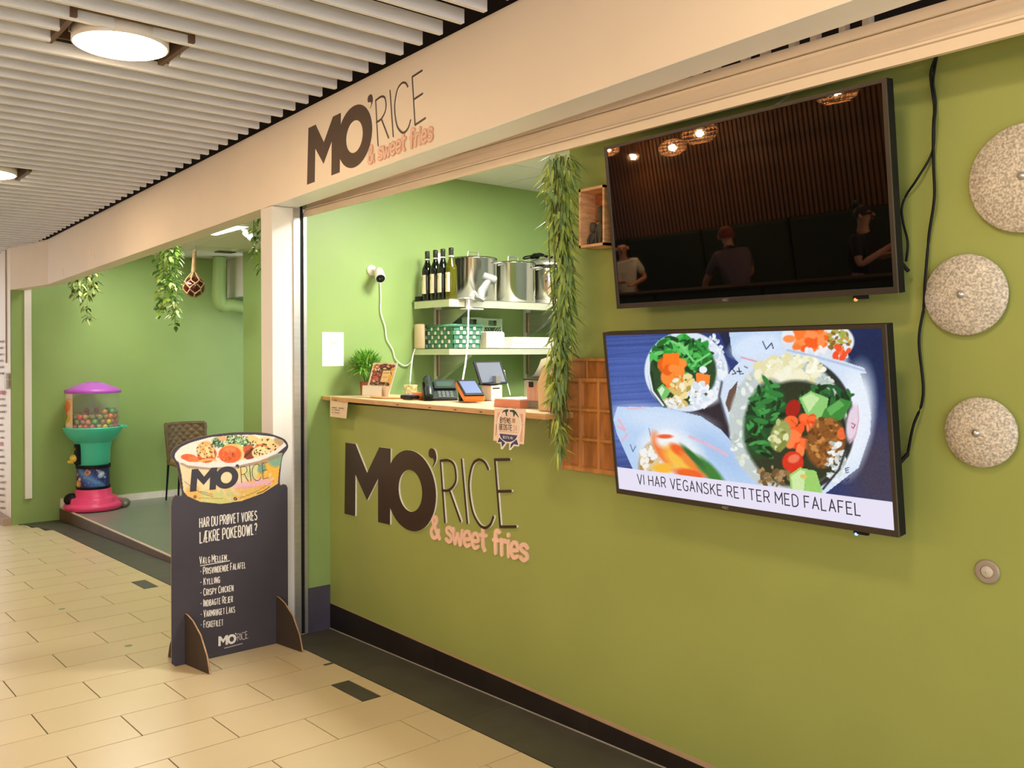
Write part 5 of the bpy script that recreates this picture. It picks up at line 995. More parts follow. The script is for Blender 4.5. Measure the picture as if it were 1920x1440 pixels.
def paint_space(px, py, A, B):
    p = Paint(A*300, B*120, '232A6E'); p.ell(150, 60, 120, 40, '3F69B8', -35, .8, .9); p.line([(90, 110), (140, 70), (200, 40), (260, 10)], 24, '6FA5D8', .6, 20)
    for cx, cy, r, c1, c2 in ((60, 80, 20, '8E5A86', 'E7C6B0'), (85, 52, 16, 'D8B094', 'F4E3C8'), (150, 96, 22, 'C98A56', '8A5A3A'), (240, 78, 26, '9AB0DC', 'D7E2F2'), (60, 18, 40, 'D89A4A', 'F0D28A'), (270, 60, 14, '5E6FB0', 'B9C6E8')):
        p.ell(cx, cy, r, r*.7, c1, 20, .1); p.ell(cx-3, cy+3, r*.5, r*.35, c2, 20, .2)
    for i in range(7): p.line([(205+i*9, 116-i*3), (222+i*7, 92-i*2)], 2.5, 'E8F0FA', .9)
    p.dabs(60, 150, 60, 150, 60, ['FFFFFF', 'B9C9F0'], .8, 1.8, 1); return p.out()
base = np.array(t['_b']); nA, nB = 96, 36; B_, A_ = np.meshgrid(np.linspace(0, 1, nB+1), np.linspace(0, 1, nA+1), indexing='ij'); an = np.radians(-115+160*A_)
Wp = np.stack([GXc+(R(60)+.002)*np.cos(an), GYc+(R(60)+.002)*np.sin(an), zb0+(zb1-zb0)*B_], -1); col = paint_space(0, 0, A_, B_)
def wrap(name, Wp, col, m_, t):
    base = np.array(t['_b']); b_, a_ = Wp.shape[0]-1, Wp.shape[1]-1; ii = np.arange((a_+1)*(b_+1)).reshape(b_+1, a_+1); q = np.stack([ii[:-1, :-1], ii[:-1, 1:], ii[1:, 1:], ii[1:, :-1]], -1).reshape(-1, 4)
    me = bpy.data.meshes.new(name); me.from_pydata([tuple(p) for p in (Wp.reshape(-1, 3)-base)], [], q.tolist()); at = me.color_attributes.new('print', 'FLOAT_COLOR', 'POINT')
    at.data.foreach_set('color', np.concatenate([col.reshape(-1, 3), np.ones((col.size//3, 1))], 1).ravel().astype(np.float32)); me.materials.append(m_); me.polygons.foreach_set('use_smooth', [True]*len(q))
    ob = bpy.data.objects.new(name, me); sc.collection.objects.link(ob); ob.parent = t; ob['_b'] = tuple(base); return ob
wrap('space_print', Wp, col, PRINT, t)
MB().lathe([(R(64), gz(876)), (R(64), gz(870))], c, 40, cap=False).build('upper_ring', BLACK, t)
MB().lathe([(R(56), gz(871)), (R(62), gz(868)), (R(63), gz(845)), (R(68), gz(828)), (R(72), gz(824))], c, 40).build('turquoise_body', TUR, t)
MB().lathe([(R(66), gz(829)), (R(92), gz(818)), (R(106), gz(807)), (R(110), gz(801)), (R(110), gz(799)), (R(104), gz(803)), (R(60), gz(806))], c, 44, cap=False).build('dish', TUR, t)
MB().extr([(GXc-.06, GYc+R(100)), (GXc-.06, GYc+R(126)), (GXc+.06, GYc+R(126)), (GXc+.06, GYc+R(100))], (0, 0, gz(803)), (1, 0, 0), (0, 1, 0), (0, 0, .02)).build('dish_lip', TUR, t)
fa_ = math.radians(-70); fx, fy = GXc+R(66)*math.cos(fa_), GYc+R(66)*math.sin(fa_)
MB().box((fx-.05, fy-.03, gz(868)), (fx+.035, fy+.02, gz(830)), bev=.01).build('coin_plate', BLACK, t); MB().ball((fx, fy-.045, gz(856)), .042, 16).build('coin_knob', mat('yellow_knob', 'E0C24A', .35), t); MB().tube([(fx-.03, fy-.09, gz(862)), (fx+.03, fy-.06, gz(862))], .014, 8).build('chute_handle', mat('yellow_knob', 'E0C24A', .35), t)
MB().box((fx-.01, fy-.034, gz(842)), (fx+.015, fy-.029, gz(836))).build('coin_slot', mat('brass_slot', 'C9A24A', .3, .6), t)
g0, g1 = gz(804), gz(735)
MB().lathe([(R(98), g0), (R(98), g1)], c, 48, cap=False).lathe([(R(96.5), g1), (R(96.5), g0)], c, 48, cap=False).build('clear_drum', CLR, t)
MB().lathe([(.022, g0), (.018, g1)], c, 16).build('centre_tube', CLR, t)
MB().lathe([(R(103), gz(736.5)), (R(104), gz(734)), (R(104), gz(731)), (R(86), gz(727)), (R(56), gz(721)), (R(40), gz(718.5)), (R(34), gz(718)), (.001, gz(717))], c, 44, cap=False).build('lid', PUR, t); MB().tube([(GXc+.08*math.cos(a*PI/8), GYc+.08*math.sin(a*PI/8), gz(718)) for a in range(16)], .008, 6, closed=True).build('lid_ring', PUR, LAST[0])
an = np.radians(-130+68*A_); Wp = np.stack([GXc+(R(98)+.003)*np.cos(an), GYc+(R(98)+.003)*np.sin(an), g0+(g1-g0)*B_], -1)
def paint_side(A, B):
    p = Paint(A*100, B*200, 'EBC79E'); p.dabs(40, 50, 100, 50, 95, ['F4E0C4', 'E8B487', 'D8C8B0'], 8, 20, .8, .8); p.ell(62, 128, 26, 34, 'F08A3A', 0, .3); p.ell(50, 108, 18, 30, 'E8604A', 10, .3); p.ell(68, 62, 18, 26, 'D9C23F', -20, .3); p.ell(60, 68, 8, 20, '6E8A2E', -20, .3)
    p.poly([(56, 165), (98, 165), (98, 198), (56, 198)], 'E9D9CC'); [p.line([(60, y), (94, y)], 2.4, '9A7A86', .8) for y in range(168, 198, 6)]; p.dabs(14, 24, 150, 16, 40, ['E9963F', 'F2C48A', 'B9B2A4'], 5, 12, .6, .8); p.line([(30, 10), (40, 90)], 8, 'C97A4A', .5, 4); return p.out()
wrap('side_print', Wp, paint_side(A_, B_), PRINT, t)
# balls in the drum
rb = random.Random(12); cols = ['B9804E', 'D2505C', 'A96E6E', 'E07A3A', '7C9050', '5CB06A', 'D9C24A', '9C9294', '86744A', 'CC5F78', 'A98F64', '6E7A4C']
bnames = ['tan', 'coral red', 'dusty rose', 'orange', 'moss green', 'mint green', 'yellow', 'pale grey', 'olive brown', 'pink', 'sand coloured', 'khaki']
bm_ = [mat('ball_'+k, k, .3, var=.25, scale=22) for k in cols]; br = R(11.2); bmesh_ = {}
nb = 0
for lev in range(4):
    rad = R(96.5)-br*1.25
    for ring, n in ((rad, 22), (rad-2.05*br, 15)) if lev < 3 else ((rad, 13),):
        for i in range(n):
            a = 2*PI*(i+.5*(lev % 2))/n+rb.uniform(-.05, .05)
            if lev == 3 and math.sin(a) < -.1: continue
            if ring < rad and (lev < 2 or nb > 95): continue
            if math.cos(a-math.radians(-16)) < -.15 and lev < 2: continue
            k = rb.randrange(len(cols)); p = (GXc+ring*math.cos(a), GYc+ring*math.sin(a), g0+br*1.05+lev*br*1.72+rb.uniform(0, .006))
            if k not in bmesh_:
                ob = MB(); ob.ball((0, 0, 0), br*.97, 14); ob = ob.build('rubber_ball', bm_[k]); bmesh_[k] = ob.data
            else: ob = bpy.data.objects.new('rubber_ball', bmesh_[k]); sc.collection.objects.link(ob)
            ob.location = p; tag(ob, bnames[k]+' rubber ball in the heap inside the gumball machine drum', 'ball', 'balls in the gumball machine'); nb += 1
# ------------------------------------------------------------------ niche: quilted chair
t = thing('quilted_chair', 'brown quilted chair with thin black legs behind the cardboard stand', 'chair', (-10.3, 3.85, PZ))
LEA = mat('taupe_leatherette', '6E5D42', .5, var=.12, scale=8); cy0, cy1 = 3.615, 4.075; cx_ = -10.50; zs = PZ+.46
def quilt(a, b_):
    y = cy0+(cy1-cy0)*a; z = zs-.02+(.435)*b_; k = abs(math.sin((a*5+b_*5)*PI))*abs(math.sin((a*5-b_*5)*PI)); cur = .10*(2*a-1)**2
    inset = .02*(1-b_)*(1 if a < .5 else -1)*abs(2*a-1)
    return (cx_-.05*b_+cur+.016*k, y+inset, z)
MB().grid(quilt, 70, 60).grid(lambda a, b_: (quilt(1-a, b_)[0]-.045, quilt(1-a, b_)[1], quilt(1-a, b_)[2]), 20, 20).build('backrest', LEA, t)
MB().tube([tuple(np.array(quilt(a, 1))-[.022, 0, 0]) for a in np.linspace(0, 1, 14)], .022, 8).tube([tuple(np.array(quilt(0, b_))-[.022, 0, 0]) for b_ in np.linspace(0, 1, 10)], .022, 8).tube([tuple(np.array(quilt(1, b_))-[.022, 0, 0]) for b_ in np.linspace(0, 1, 10)], .022, 8).build('backrest_border', LEA, t)
MB().box((cx_-.03, cy0+.02, zs-.06), (cx_+.43, cy1-.02, zs+.03), bev=.03).build('seat', mat('tan_seat', '9A8662', .5), t)
for lx in (0, .36):
    for ly in (0, .40): MB().tube([(cx_+.03+lx, cy0+.03+ly, zs-.05), (cx_+.01+lx*1.06, cy0+.01+ly*1.06, PZ+.001)], [.014, .009], 8).build('leg', BLACK, t)
# ------------------------------------------------------------------ niche: float on a rope, duct, box, camera
hk = onZ(365, 462, ZK+.004); fc = onY(364, 538, hk[1]); rf = 20.5*((fc-C0)@FW)/F_PX
t = thing('glass_float', 'dark red glass fishing float in a rope net hanging from niche ceiling', 'ornament', fc)
MB().ball(fc, rf*.93, 32).build('glass', mat('ruby_glass', '4A0C10', .05, spec=.8), t); ROPE = mat('jute_rope', 'C2A278', .85, var=.2, scale=60); q = MB()
apex = fc+[0, 0, rf*1.55]
for k in range(6):
    a = k*PI/3+.3; pt = lambda el_, az: fc+rf*.96*np.array([math.cos(el_)*math.cos(az), math.cos(el_)*math.sin(az), math.sin(el_)])
    q.tube(poly_cr([apex, pt(.75, a), pt(.30, a+PI/6)], 6), .007, 6); q.tube(poly_cr([apex, pt(.75, a), pt(.30, a-PI/6)], 6), .007, 6)
    q.tube(poly_cr([pt(.30, a+PI/6), pt(-.2, a+PI/3), pt(-.75, a+PI/6), pt(-1.5, a)], 6), .007, 6); q.tube(poly_cr([pt(.30, a+PI/6), pt(-.2, a), pt(-.75, a+PI/6)], 6), .007, 6)
q.build('net', ROPE, t); MB().tube([apex+[0, 0, -.02], apex+[0, 0, .1], (hk[0], hk[1], ZK-.03)], [.03, .022, .02], 8).build('rope', ROPE, t); MB().tube([(hk[0], hk[1], ZK-.06), (hk[0]+.02, hk[1], ZK-.02), (hk[0], hk[1], ZK+.004)], .012, 8).build('hook', WPLAST, t)
t = thing('duct_pipe', 'green painted ventilation pipe bending in the niche back corner', 'pipe', (-10.45, 4.22, 2.3)); dxx = -10.45
pa = onX(412, 490, dxx); pb = onX(410, 560, dxx); pc_ = onX(455, 576, dxx); dr = .078
P = [(dxx, pa[1], ZK), (dxx, pb[1], pb[2]+.05)]+[tuple(v) for v in poly_cr([(dxx, pb[1], pb[2]+.05), (dxx, pb[1]+.03, pb[2]-.08), (dxx, pb[1]+.13, pc_[2]+.02), (dxx, pb[1]+.27, pc_[2])], 5)][1:]+[(dxx, 5.6, pc_[2])]
MB().tube(P, dr, 24).build('pipe', GREEN, t)
for pp, ax in (((dxx, pb[1], pb[2]+.06), 'z'), ((dxx, pb[1]+.30, pc_[2]), 'y')): MB().lathe([(dr+.004, -.008), (dr+.004, .008)], pp, 24, axis=ax, cap=False).build('joint_seam', GREEN, t)
bx_ = onY(426, 520, 4.6); b2 = onY(426, 562, 4.6)[2]
t = thing('white_duct_box', 'white boxed duct hanging under niche ceiling beside the pipe', 'box', (bx_[0]+.3, 4.8, 2.5)); MB().box((XW+.01, 4.475, b2), (-10.15, 5.2, ZK+.003)).build('box', WHITE, t); MB().box((XW+.01, 4.46, b2-.012), (-10.14, 5.22, b2-.001)).build('bottom_flange', ALU, t)
t = thing('ceiling_grille', 'dark ceiling grille in front of the white duct box', 'grille', (-10.0, 4.1, ZK)); A1, A2 = onZ(405, 470, ZK), onZ(450, 476, ZK)
MB().box((A1[0], 4.0, ZK-.006), (A2[0], 4.2, ZK+.003)).build('frame', mat('dark_grille', '4A4A40', .5), t)
t = thing('ceiling_camera', 'small white dome camera on niche ceiling next to the light strip', 'camera', onZ(463, 428, ZK)); cc = onZ(463, 428, ZK)
MB().lathe([(.05, .004), (.05, -.02), (.035, -.03)], cc, 20).build('mount', WPLAST, t); MB().tube([cc+[-.02, 0, -.03], cc+[.05, .04, -.10]], [.04, .036], 16).build('body', WPLAST, t); MB().tube([cc+[.05, .04, -.10], cc+[.055, .043, -.105]], .03, 14).build('lens', BLACK, t)
# switch box on the text wall
p = onY(11, 712, YT-.03); t = thing('wall_switch', 'small grey switch box on the lettered wall at far left', 'switch', p)
MB().box((p[0]-.07, YT-.035, p[2]-.10), (p[0]+.05, YT-.008, p[2]+.0), bev=.006).build('lower_rocker', mat('grey_switch', 'B9B4A8', .5), t); MB().box((p[0]-.07, YT-.035, p[2]+.006), (p[0]+.05, YT-.008, p[2]+.07), bev=.006).build('upper_rocker', mat('grey_switch', 'B9B4A8', .5), t)
MT = mat('brown_menu_print', '8A6A50', .7); MTR = mat('red_menu_print', 'C4483A', .7); q = MB(); rr = random.Random(9)
ys = list(range(640, 960, 12)); tw0 = np.array([x2*0-10.93, 2.118]); 
for i, y in enumerate(ys):
    red = i in (8, 16); L = rr.uniform(4, 10)
    if 700 < y < 732: continue
    x = 0.
    while x < L:
        seg_ = rr.uniform(1.6, 3.2); a, b_ = onY(x, y+rr.uniform(-.4, .4), YT-.01), onY(min(x+seg_, L), y+1+rr.uniform(-.4, .4), YT-.01)
        q.strokes([[(a[0], a[2]), (b_[0], b_[2])]], .022 if not red else .045, (0, YT-.0115, 0), (1, 0, 0), (0, 0, 1), (0, 0, 0), 1 if red else 0, seg=0); x += seg_+.8
stuff(q.build('menu_lettering', [MT, MTR], wt))
# ------------------------------------------------------------------ hanging plants
BAM = [mat('bamboo_leaf', '94AB52', .45, var=.25, scale=9), mat('bamboo_leaf_lit', 'C6D264', .45, var=.2, scale=9), mat('bamboo_leaf_dark', '74935C', .5, var=.25, scale=9)]
def leafmesh(mb, L, wd, droop, mi=0):
    blade(mb, (0, 0, 0), (.35, 0, -1), L, wd, droop, mi, 4, (0, 1, 0)); return mb
rp = random.Random(21)
YB = 2.545; prof = [(285, 1012, 1092), (320, 1006, 1092), (350, 1006, 1090), (400, 1018, 1088), (480, 1022, 1090), (560, 1028, 1089), (640, 1018, 1086), (700, 1014, 1080), (760, 1020, 1072), (800, 1030, 1066), (835, 1040, 1062), (862, 1044, 1054)]
tpt = onY(1050, 290, YB); t = thing('hanging_bamboo_plant', 'long artificial bamboo garland hanging between kitchen opening and screens', 'plant', (tpt[0], YB, 2.335))
variants = []; cnt = 0; rest = MB(); allp = []
for i in range(1150):
    y = rp.uniform(288, 850); k = 0
    while prof[k+1][0] < y: k += 1
    f = (y-prof[k][0])/(prof[k+1][0]-prof[k][0]); l_, r_ = prof[k][1]*(1-f)+prof[k+1][1]*f, prof[k][2]*(1-f)+prof[k+1][2]*f
    c_ = onY((l_+r_)/2, y, YB); hw = max(.012, (r_-l_)/2*((c_-C0)@FW)/F_PX-.03); a = rp.random()*2*PI; q = math.sqrt(rp.random())
    p = c_+np.array([math.cos(a)*hw*q, math.sin(a)*min(hw, .075)*q, 0]); p[1] = min(p[1], D-.03) if p[0] > -2.78 else p[1]
    allp.append((p, a, q))
def to_front(e): return (e[0]-C0)@FW
allp.sort(key=to_front)
for i, (p, a, q) in enumerate(allp):
    mi = 0 if rp.random() < .5 else (1 if (p[0] < tpt[0]-.0 and rp.random() < .75) else 2)  # lightest leaves only on the kitchen side, its light put into their colour
    L = rp.uniform(.05, .092); wd = L*rp.uniform(.06, .092); sw = a+rp.uniform(-.7, .7); tilt = rp.uniform(-.35, .85)
    if p[2]-L < 1.12 and rp.random() < .4: continue
    Mx = Matrix.Translation(Vector(p)-Vector(t['_b'])) @ Matrix.Rotation(sw, 4, 'Z') @ Matrix.Rotation(-tilt, 4, 'Y') @ Matrix.Rotation(rp.uniform(-.8, .8), 4, 'Z')
    if i < 290:
        key = (mi, i % 4)
        got = [v for v in variants if v[0] == key]
        if not got:
            mb = leafmesh(MB(), .08, .0066+.0010*(i % 3), .3+.25*(i % 4)); ob = mb.build('leaf', BAM[mi]); ob.parent = t; variants.append((key, ob.data))
        else: ob = bpy.data.objects.new('leaf', got[0][1]); sc.collection.objects.link(ob); ob.parent = t
        ob.matrix_local = Mx @ Matrix.Scale(L/.08, 4) @ Matrix.Scale(rp.uniform(.75, 1.1), 4, (0, 1, 0))
    else:
        mb = leafmesh(MB(), L, wd, rp.uniform(.2, 1.0), mi); rest.add([tuple((Mx@Vector(v))+Vector(t['_b'])) for v in mb.v], mb.f, mi)
stuff(rest.build('foliage', BAM, t))
q = MB()
for k in range(9):
    off = [(rp.uniform(-.04, .04), rp.uniform(-.04, .03)) for _ in range(5)]
    zz = [2.335, 2.05, 1.75, 1.45, rp.uniform(1.12, 1.3)]; q.tube(poly_cr([(tpt[0]+o_[0]+.00*i, YB+o_[1], z) for i, (o_, z) in enumerate(zip(off, zz))], 4), .0022, 5)
q.build('stem', mat('olive_stem', '5E5A2C', .6), t)
def vine(cx, cy, zt_, zb_, rad, n, L, cols, label, nst=5, wfac=.28, seed=1):
    r_ = random.Random(seed); t = thing('hanging_plant', label, 'plant', (cx, cy, zt_), 'small hanging plants in the niche'); q = MB(); stq = MB()
    for s_ in range(nst):
        a = 2*PI*s_/nst+r_.random(); rr_ = rad*r_.uniform(.2, .9); zb2 = zb_+(zt_-zb_)*(0 if s_ == 0 else r_.uniform(.0, .5)); x, y = cx+rr_*math.cos(a), cy+rr_*math.sin(a)
        stq.tube([(cx+rr_*.4*math.cos(a), cy+rr_*.4*math.sin(a), zt_), (x, y, zt_-.12), (x+r_.uniform(-.03, .03), y, zb2)], .003, 5)
        for i in range(n//nst):
            f = r_.random()**.85; z = zt_-.02-(zt_-zb2)*f; b_ = r_.random()*2*PI; k = rad*.55*(1-.55*f); st = (x+k*r_.random()*math.cos(b_), y+k*r_.random()*math.sin(b_), z)
            blade(q, st, (math.cos(b_), math.sin(b_), r_.uniform(-1.1, .3)), L*r_.uniform(.7, 1.25), L*wfac*r_.uniform(.8, 1.2), r_.uniform(.3, 1.1), r_.randrange(len(cols)), 3)
    stuff(q.build('foliage', cols, t)); stq.build('stem', BAM[2], t)
VB = [mat('vine_bright', 'A2CC55', .45, var=.2, scale=8), mat('vine_pale', 'DCEFA4', .45, var=.15, scale=8), mat('vine_mid', '4F8A34', .45, var=.2, scale=8)]
VO = [mat('vine_olive', '6E7A34', .5, var=.25, scale=8), mat('vine_olive_light', '98A552', .5, var=.2, scale=8), mat('vine_olive_dark', '4A5A2A', .5, var=.2, scale=8)]
p = onY(317, 500, 2.62); vine(p[0], 2.62, 2.69, onY(318, 610, 2.62)[2], .15, 620, .055, VB, 'bright leafy vine hanging beside the red glass float', 7, .30, 3)
p = onY(160, 540, 2.66); vine(p[0], 2.66, 2.69, onY(160, 598, 2.66)[2], .15, 300, .075, VO, 'olive leafy vine hanging above the gumball machine', 5, .20, 4)
p = onY(497, 450, 2.80); vine(p[0], 2.80, 2.69, onY(490, 515, 2.80)[2], .10, 260, .06, VB, 'pale leafy vine peeping out beside the white column', 5, .14, 7)
# ------------------------------------------------------------------ across the corridor: slatted wood wall and wicker pendants, mirrored in the dark screen
WSL = mat('brown_slat_wood', '6B4424', .5, var=.25, scale=5, stretch=(2, 2, .4), detail=6); DKW = mat('dark_backing', '2A1A10', .8)
wo = struct(MB().box((-17, -6.3, -.6), (4, -6.2, 3.3)).build('wall_opposite', DKW)); q0 = None
for k in range(150):
    x = -13.5+k*.075
    if q0 is None: q0 = MB().box((0, -6.2, -.5), (.045, -6.165, 3.25)).build('wall_slat', WSL, wo); ob = q0
    else: ob = q0.copy(); sc.collection.objects.link(ob)
    ob.location = (x, 0, 0)
struct(MB().box((-17, -6.3, 3.15), (4, -3.3, 3.25)).build('ceiling_opposite', DKW))
TVa = dict(O=np.array([-2.384, 2.547, 1.696]), n=np.cross([1, 0, 0], [0, 2.478-2.547, 2.312-1.696])); TVa['n'] = TVa['n']/np.linalg.norm(TVa['n'])
def mirrored(x, y, Y):
    r = ray(x, y); k = ((TVa['O']-C0)@TVa['n'])/(r@TVa['n']); h = C0+r*k; r2 = r-2*(r@TVa['n'])*TVa['n']; return h+r2*((Y-h[1])/r2[1])
WIC = mat('wicker_brown', '7A5230', .6); BULB = emat('warm_bulb', E_PENDANT)
def pendant(c, r, label, watts):
    t = thing('wicker_pendant', label, 'lamp', c, 'wicker pendant lamps across the corridor'); q = MB()
    for k in range(20):
        a = k*PI/10; q.tube([(c[0]+r*math.sin(b_)*math.cos(a), c[1]+r*math.sin(b_)*math.sin(a), c[2]+r*.62*math.cos(b_)) for b_ in np.linspace(.25, 2.5, 9)], .006, 4)
    for b_ in (.3, .8, 1.2, 1.57, 1.95, 2.3, 2.5): q.tube([(c[0]+r*math.sin(b_)*math.cos(a*PI/12), c[1]+r*math.sin(b_)*math.sin(a*PI/12), c[2]+r*.62*math.cos(b_)) for a in range(24)], .006, 4, closed=True)
    q.build('shade', WIC, t); MB().ball(c, .030, 14).build('bulb', BULB, t); MB().tube([(c[0], c[1], c[2]+.05), (c[0], c[1], 3.15)], .008, 6).build('cord', BLACK, t)
    ld = bpy.data.lights.new('pendant_light', 'POINT'); ld.energy = watts; ld.color = (1.0, .60, .27); ld.shadow_soft_size = .034; lo = bpy.data.objects.new('pendant_light', ld); sc.collection.objects.link(lo); lo.location = (c[0], c[1], c[2]-.0); lo.parent = None
for (px, py, Y, r), l_ in zip(((1568, 170, -4.3, .24), (1311, 250, -4.6, .23), (1260, 277, -5.2, .20), (1187, 294, -5.8, .10), (1138, 280, -4.8, .18)),
    ('wicker pendant lamp mirrored at the top right of the dark screen', 'wicker pendant lamp mirrored as the larger of the pair in the dark screen', 'wicker pendant lamp mirrored as the smaller of the pair in the dark screen', 'little pendant lamp mirrored as a small orange dot in the dark screen', 'wicker pendant lamp mirrored at the left edge of the dark screen')):
    c = mirrored(px, py, Y); pendant((c[0], c[1], c[2]), r, l_, W_PENDANT)
for x, l_ in ((-3.2, 'added wicker pendant lamp out of view, warming the wall with the counter sign'), (-.6, 'added wicker pendant lamp out of view, warming the wall with the stone discs'), (1.6, 'added wicker pendant lamp out of view, warming the shop front from farthest right')): pendant((x, -4.4, 2.5), .24, l_, W_PENDANT)  # extra unseen pendants, added to throw warm light on the shop front
# ------------------------------------------------------------------ guests across the corridor, seen only as dim reflections
SKIN = mat('skin', 'C98F72', .55, var=.04); HAIRD = mat('dark_hair', '1C1512', .6, var=.2, scale=40)
def skin_mesh(name, verts, edges, rad, m_, parent, root=0, lev=2):
    me = bpy.data.meshes.new(name); me.from_pydata([tuple(v) for v in verts], edges, []); me.materials.append(m_)
    ob = bpy.data.objects.new(name, me); sc.collection.objects.link(ob); ob.parent = parent; ob['_b'] = (0., 0., 0.)
    md = ob.modifiers.new('skin', 'SKIN'); md.use_smooth_shade = True
    for i, r in enumerate(rad): me.skin_vertices[0].data[i].radius = (r, r); me.skin_vertices[0].data[i].use_root = i == root
    ob.modifiers.new('sub', 'SUBSURF').levels = lev; ob.modifiers['sub'].render_levels = lev; return ob
def person(x, y, yaw, lean, elbows, hands, shirt, trousers, hair, label, sc_=1.0):
    zf_ = fz(x)+.001; t = thing('person', label, 'person', (x, y, zf_)); t.rotation_euler = (0, 0, yaw); t.scale = (sc_,)*3; t['_b'] = (0., 0., 0.)
    L = lambda z, f=0.: (0, -f-lean*max(0, z-.95), z)                       # facing -y
    V = [L(.95), L(1.14), L(1.33), L(1.44), L(1.52), L(1.58, .005), L(1.66, .015), L(1.72, .01)]; E = [(i, i+1) for i in range(7)]; Rr = [.135, .125, .150, .095, .055, .062, .088, .070]
    for s_, el_, ha in ((-1, elbows[0], hands[0]), (1, elbows[1], hands[1])):
        sh = np.array(L(1.42))+[s_*.185, 0, 0]; el_, ha = np.array(el_), np.array(ha); k = len(V); d = ha-el_; d = d/np.linalg.norm(d); sd_ = np.array([s_*.7, .3, .1]); sd_ -= d*(sd_@d); sd_ /= np.linalg.norm(sd_); nn = np.cross(d, sd_)
        V += [tuple(sh), tuple(el_), tuple(ha), tuple(ha+d*.055)]; Rr += [.062, .043, .028, .034]; E += [(2, k), (k, k+1), (k+1, k+2), (k+2, k+3)]
        for j, ln in enumerate((.062, .075, .08, .07)):
            o_ = sd_*(j-1.5)*.019; a_ = ha+d*.085+o_; m = len(V); V += [tuple(a_), tuple(a_+d*ln*.55-nn*.008), tuple(a_+d*ln*.9-nn*.03)]; Rr += [.0105, .009, .0075]; E += [(k+3, m), (m, m+1), (m+1, m+2)]
        m = len(V); V += [tuple(ha+d*.03-sd_*.032), tuple(ha+d*.065-sd_*.05)]; Rr += [.012, .009]; E += [(k+3, m), (m, m+1)]
        m = len(V); V += [(s_*.095, 0, .88), (s_*.105, -.01, .50), (s_*.105, .01, .09), (s_*.11, -.13, .045)]; Rr += [.092, .062, .042, .036]; E += [(0, m), (m, m+1), (m+1, m+2), (m+2, m+3)]
    skin_mesh('body', V, E, Rr, SKIN, t)
    SV = [(0, 0, .84), V[1], V[2], V[3]]; SE = [(0, 1), (1, 2), (2, 3)]; SR = [.165, .150, .166, .098]
    for i in (8, 8+22): SV += [V[i], tuple(np.array(V[i])*.25+np.array(V[i+1])*.75)]; k = len(SV); SE += [(2, k-2), (k-2, k-1)]; SR += [.078, .062]
    skin_mesh('shirt', SV, SE, SR, shirt, t, 1)
    TV_ = [V[0]]; TE = []; TR = [.150]
    for s_ in (-1, 1): k = len(TV_); TV_ += [(s_*.095, 0, .86), (s_*.105, -.01, .50), (s_*.105, .01, .10)]; TE += [(0, k), (k, k+1), (k+1, k+2)]; TR += [.108, .078, .060]
    skin_mesh('trousers', TV_, TE, TR, trousers, t)
    for s_ in (-1, 1): MB().tube([(s_*.105, .05, .035), (s_*.11, -.05, .038), (s_*.112, -.16, .03)], [.046, .05, .036], 12).build('shoe', BLACK, t)
    hc = np.array(L(1.655, .015)); EYE = mat('eye_dark', '201A18', .3)
    for s_ in (-1, 1): MB().ball(hc+[s_*.032, -.083, .006], .010, 10).build('eye', EYE, t); MB().ball(hc+[s_*.090, .005, -.005], .022, 10, sz=1.5).build('ear', SKIN, t)
    MB().tube([hc+[0, -.086, .01], hc+[0, -.108, -.02]], [.008, .014], 8).build('nose', SKIN, t); MB().tube([hc+[-.022, -.083, -.048], hc+[0, -.090, -.050], hc+[.022, -.083, -.048]], .006, 8).build('mouth', mat('lip', '9A5A50', .5), t)
    if hair is not None:
        q = MB(); q.grid(lambda a, b_: tuple(hc+np.array([.102*math.cos(a*2*PI)*math.sin(b_*1.9), .012+.105*math.sin(a*2*PI)*math.sin(b_*1.9)*(1 if math.sin(a*2*PI) > 0 else .86), .012+.105*math.cos(b_*1.9)*(1 if math.sin(a*2*PI) > -.3 or b_ < .5 else .35)])), 28, 14)
        if hair == 'bun': q.ball(hc+[0, .07, .115], .055, 16)
        q.build('hair', HAIRD if hair != 'cap' else mat('dull_red_cap', '8A3A30', .7), t)
    return t
person(-4.95, -4.05, 1.5, .10, ((-.30, -.05, 1.16), (.28, -.10, 1.15)), ((-.16, -.30, 1.20), (.12, -.32, 1.28)), mat('black_top', '17171E', .7), mat('dark_trousers', '1E2026', .8), 'bun', 'person with dark hair in a bun and black top across corridor')
person(-6.55, -4.05, -1.0, .28, ((-.30, -.32, 1.12), (.30, -.30, 1.14)), ((-.24, -.58, 1.02), (.20, -.55, 1.05)), mat('mauve_shirt', '6E5A66', .7), mat('blue_trousers', '1E2A5A', .8), 'cap', 'person in mauve shirt and red cap leaning forward across corridor')
person(-9.55, -5.35, 2.4, .05, ((-.29, -.02, 1.15), (.29, -.04, 1.15)), ((-.10, -.26, 1.10), (.08, -.27, 1.16)), mat('white_shirt', 'D9D6D0', .7), mat('dark_trousers_2', '24262E', .8), None, 'bald person in white shirt with folded arms across corridor')
fo_ = struct(MB().box((-17, -6.2, -.6), (4, -3.25, -.3)).build('floor_opposite', DKW))

t = thing('added_low_partition', 'dark green low partition added across the corridor to darken the bottom of the screen reflection', 'partition', (-7, -3.45, -.3))
for i in range(6): x = -12.+1.55*i; MB().box((x+.01, -3.55, S*x-.05), (x+1.54, -3.40, .92), bev=.02).build('panel', mat('dark_green_board', '1E2E22', .7), t)  # invented dark panels that darken the lower part of the screen reflection
MB().box((-12., -3.58, .921), (-2.7, -3.37, .95), bev=.006).build('cap_rail', DKW, t)

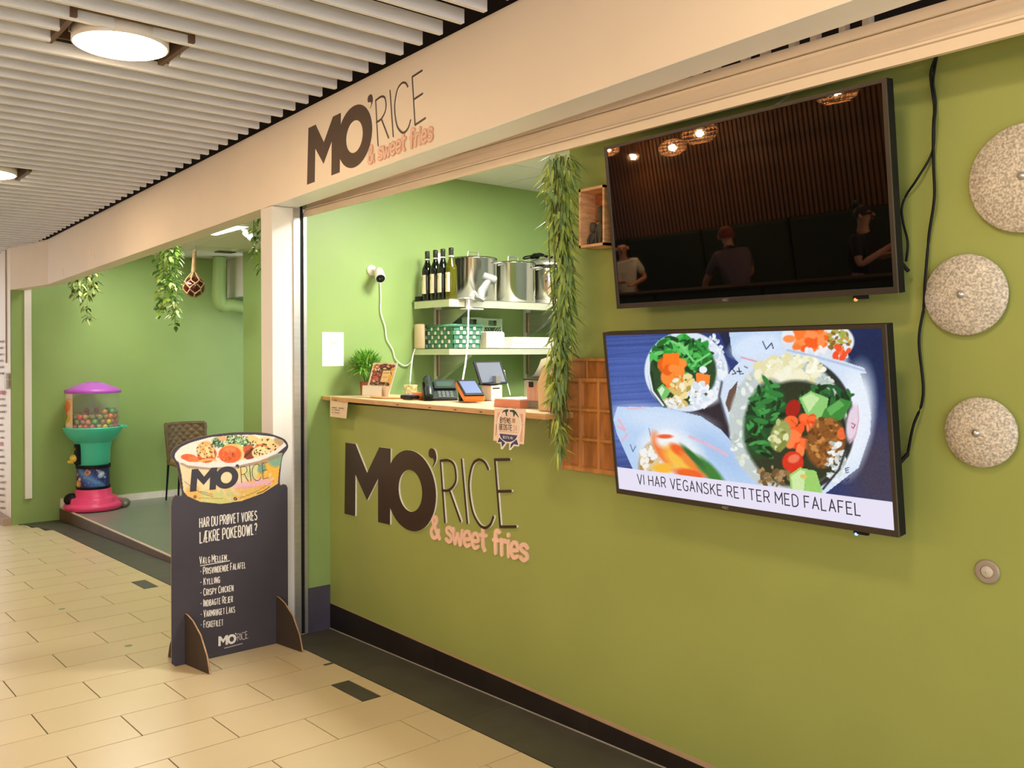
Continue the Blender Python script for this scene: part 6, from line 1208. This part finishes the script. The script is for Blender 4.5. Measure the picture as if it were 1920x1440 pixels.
t = thing('added_dark_panels', 'tall dark green panels added along the slatted wall to darken its lower half in the screen reflection', 'dark panel', (-7, -5.9, -.3))
for i in range(7): x = -13.+1.5*i; MB().box((x+.01, -6.15, -.55), (x+1.49, -5.98, 1.5), bev=.04).build('dark_panel', mat('dark_green_panel', '16241A', .8), t)  # added dark panels stand in for the slatted wall fading into shade downward
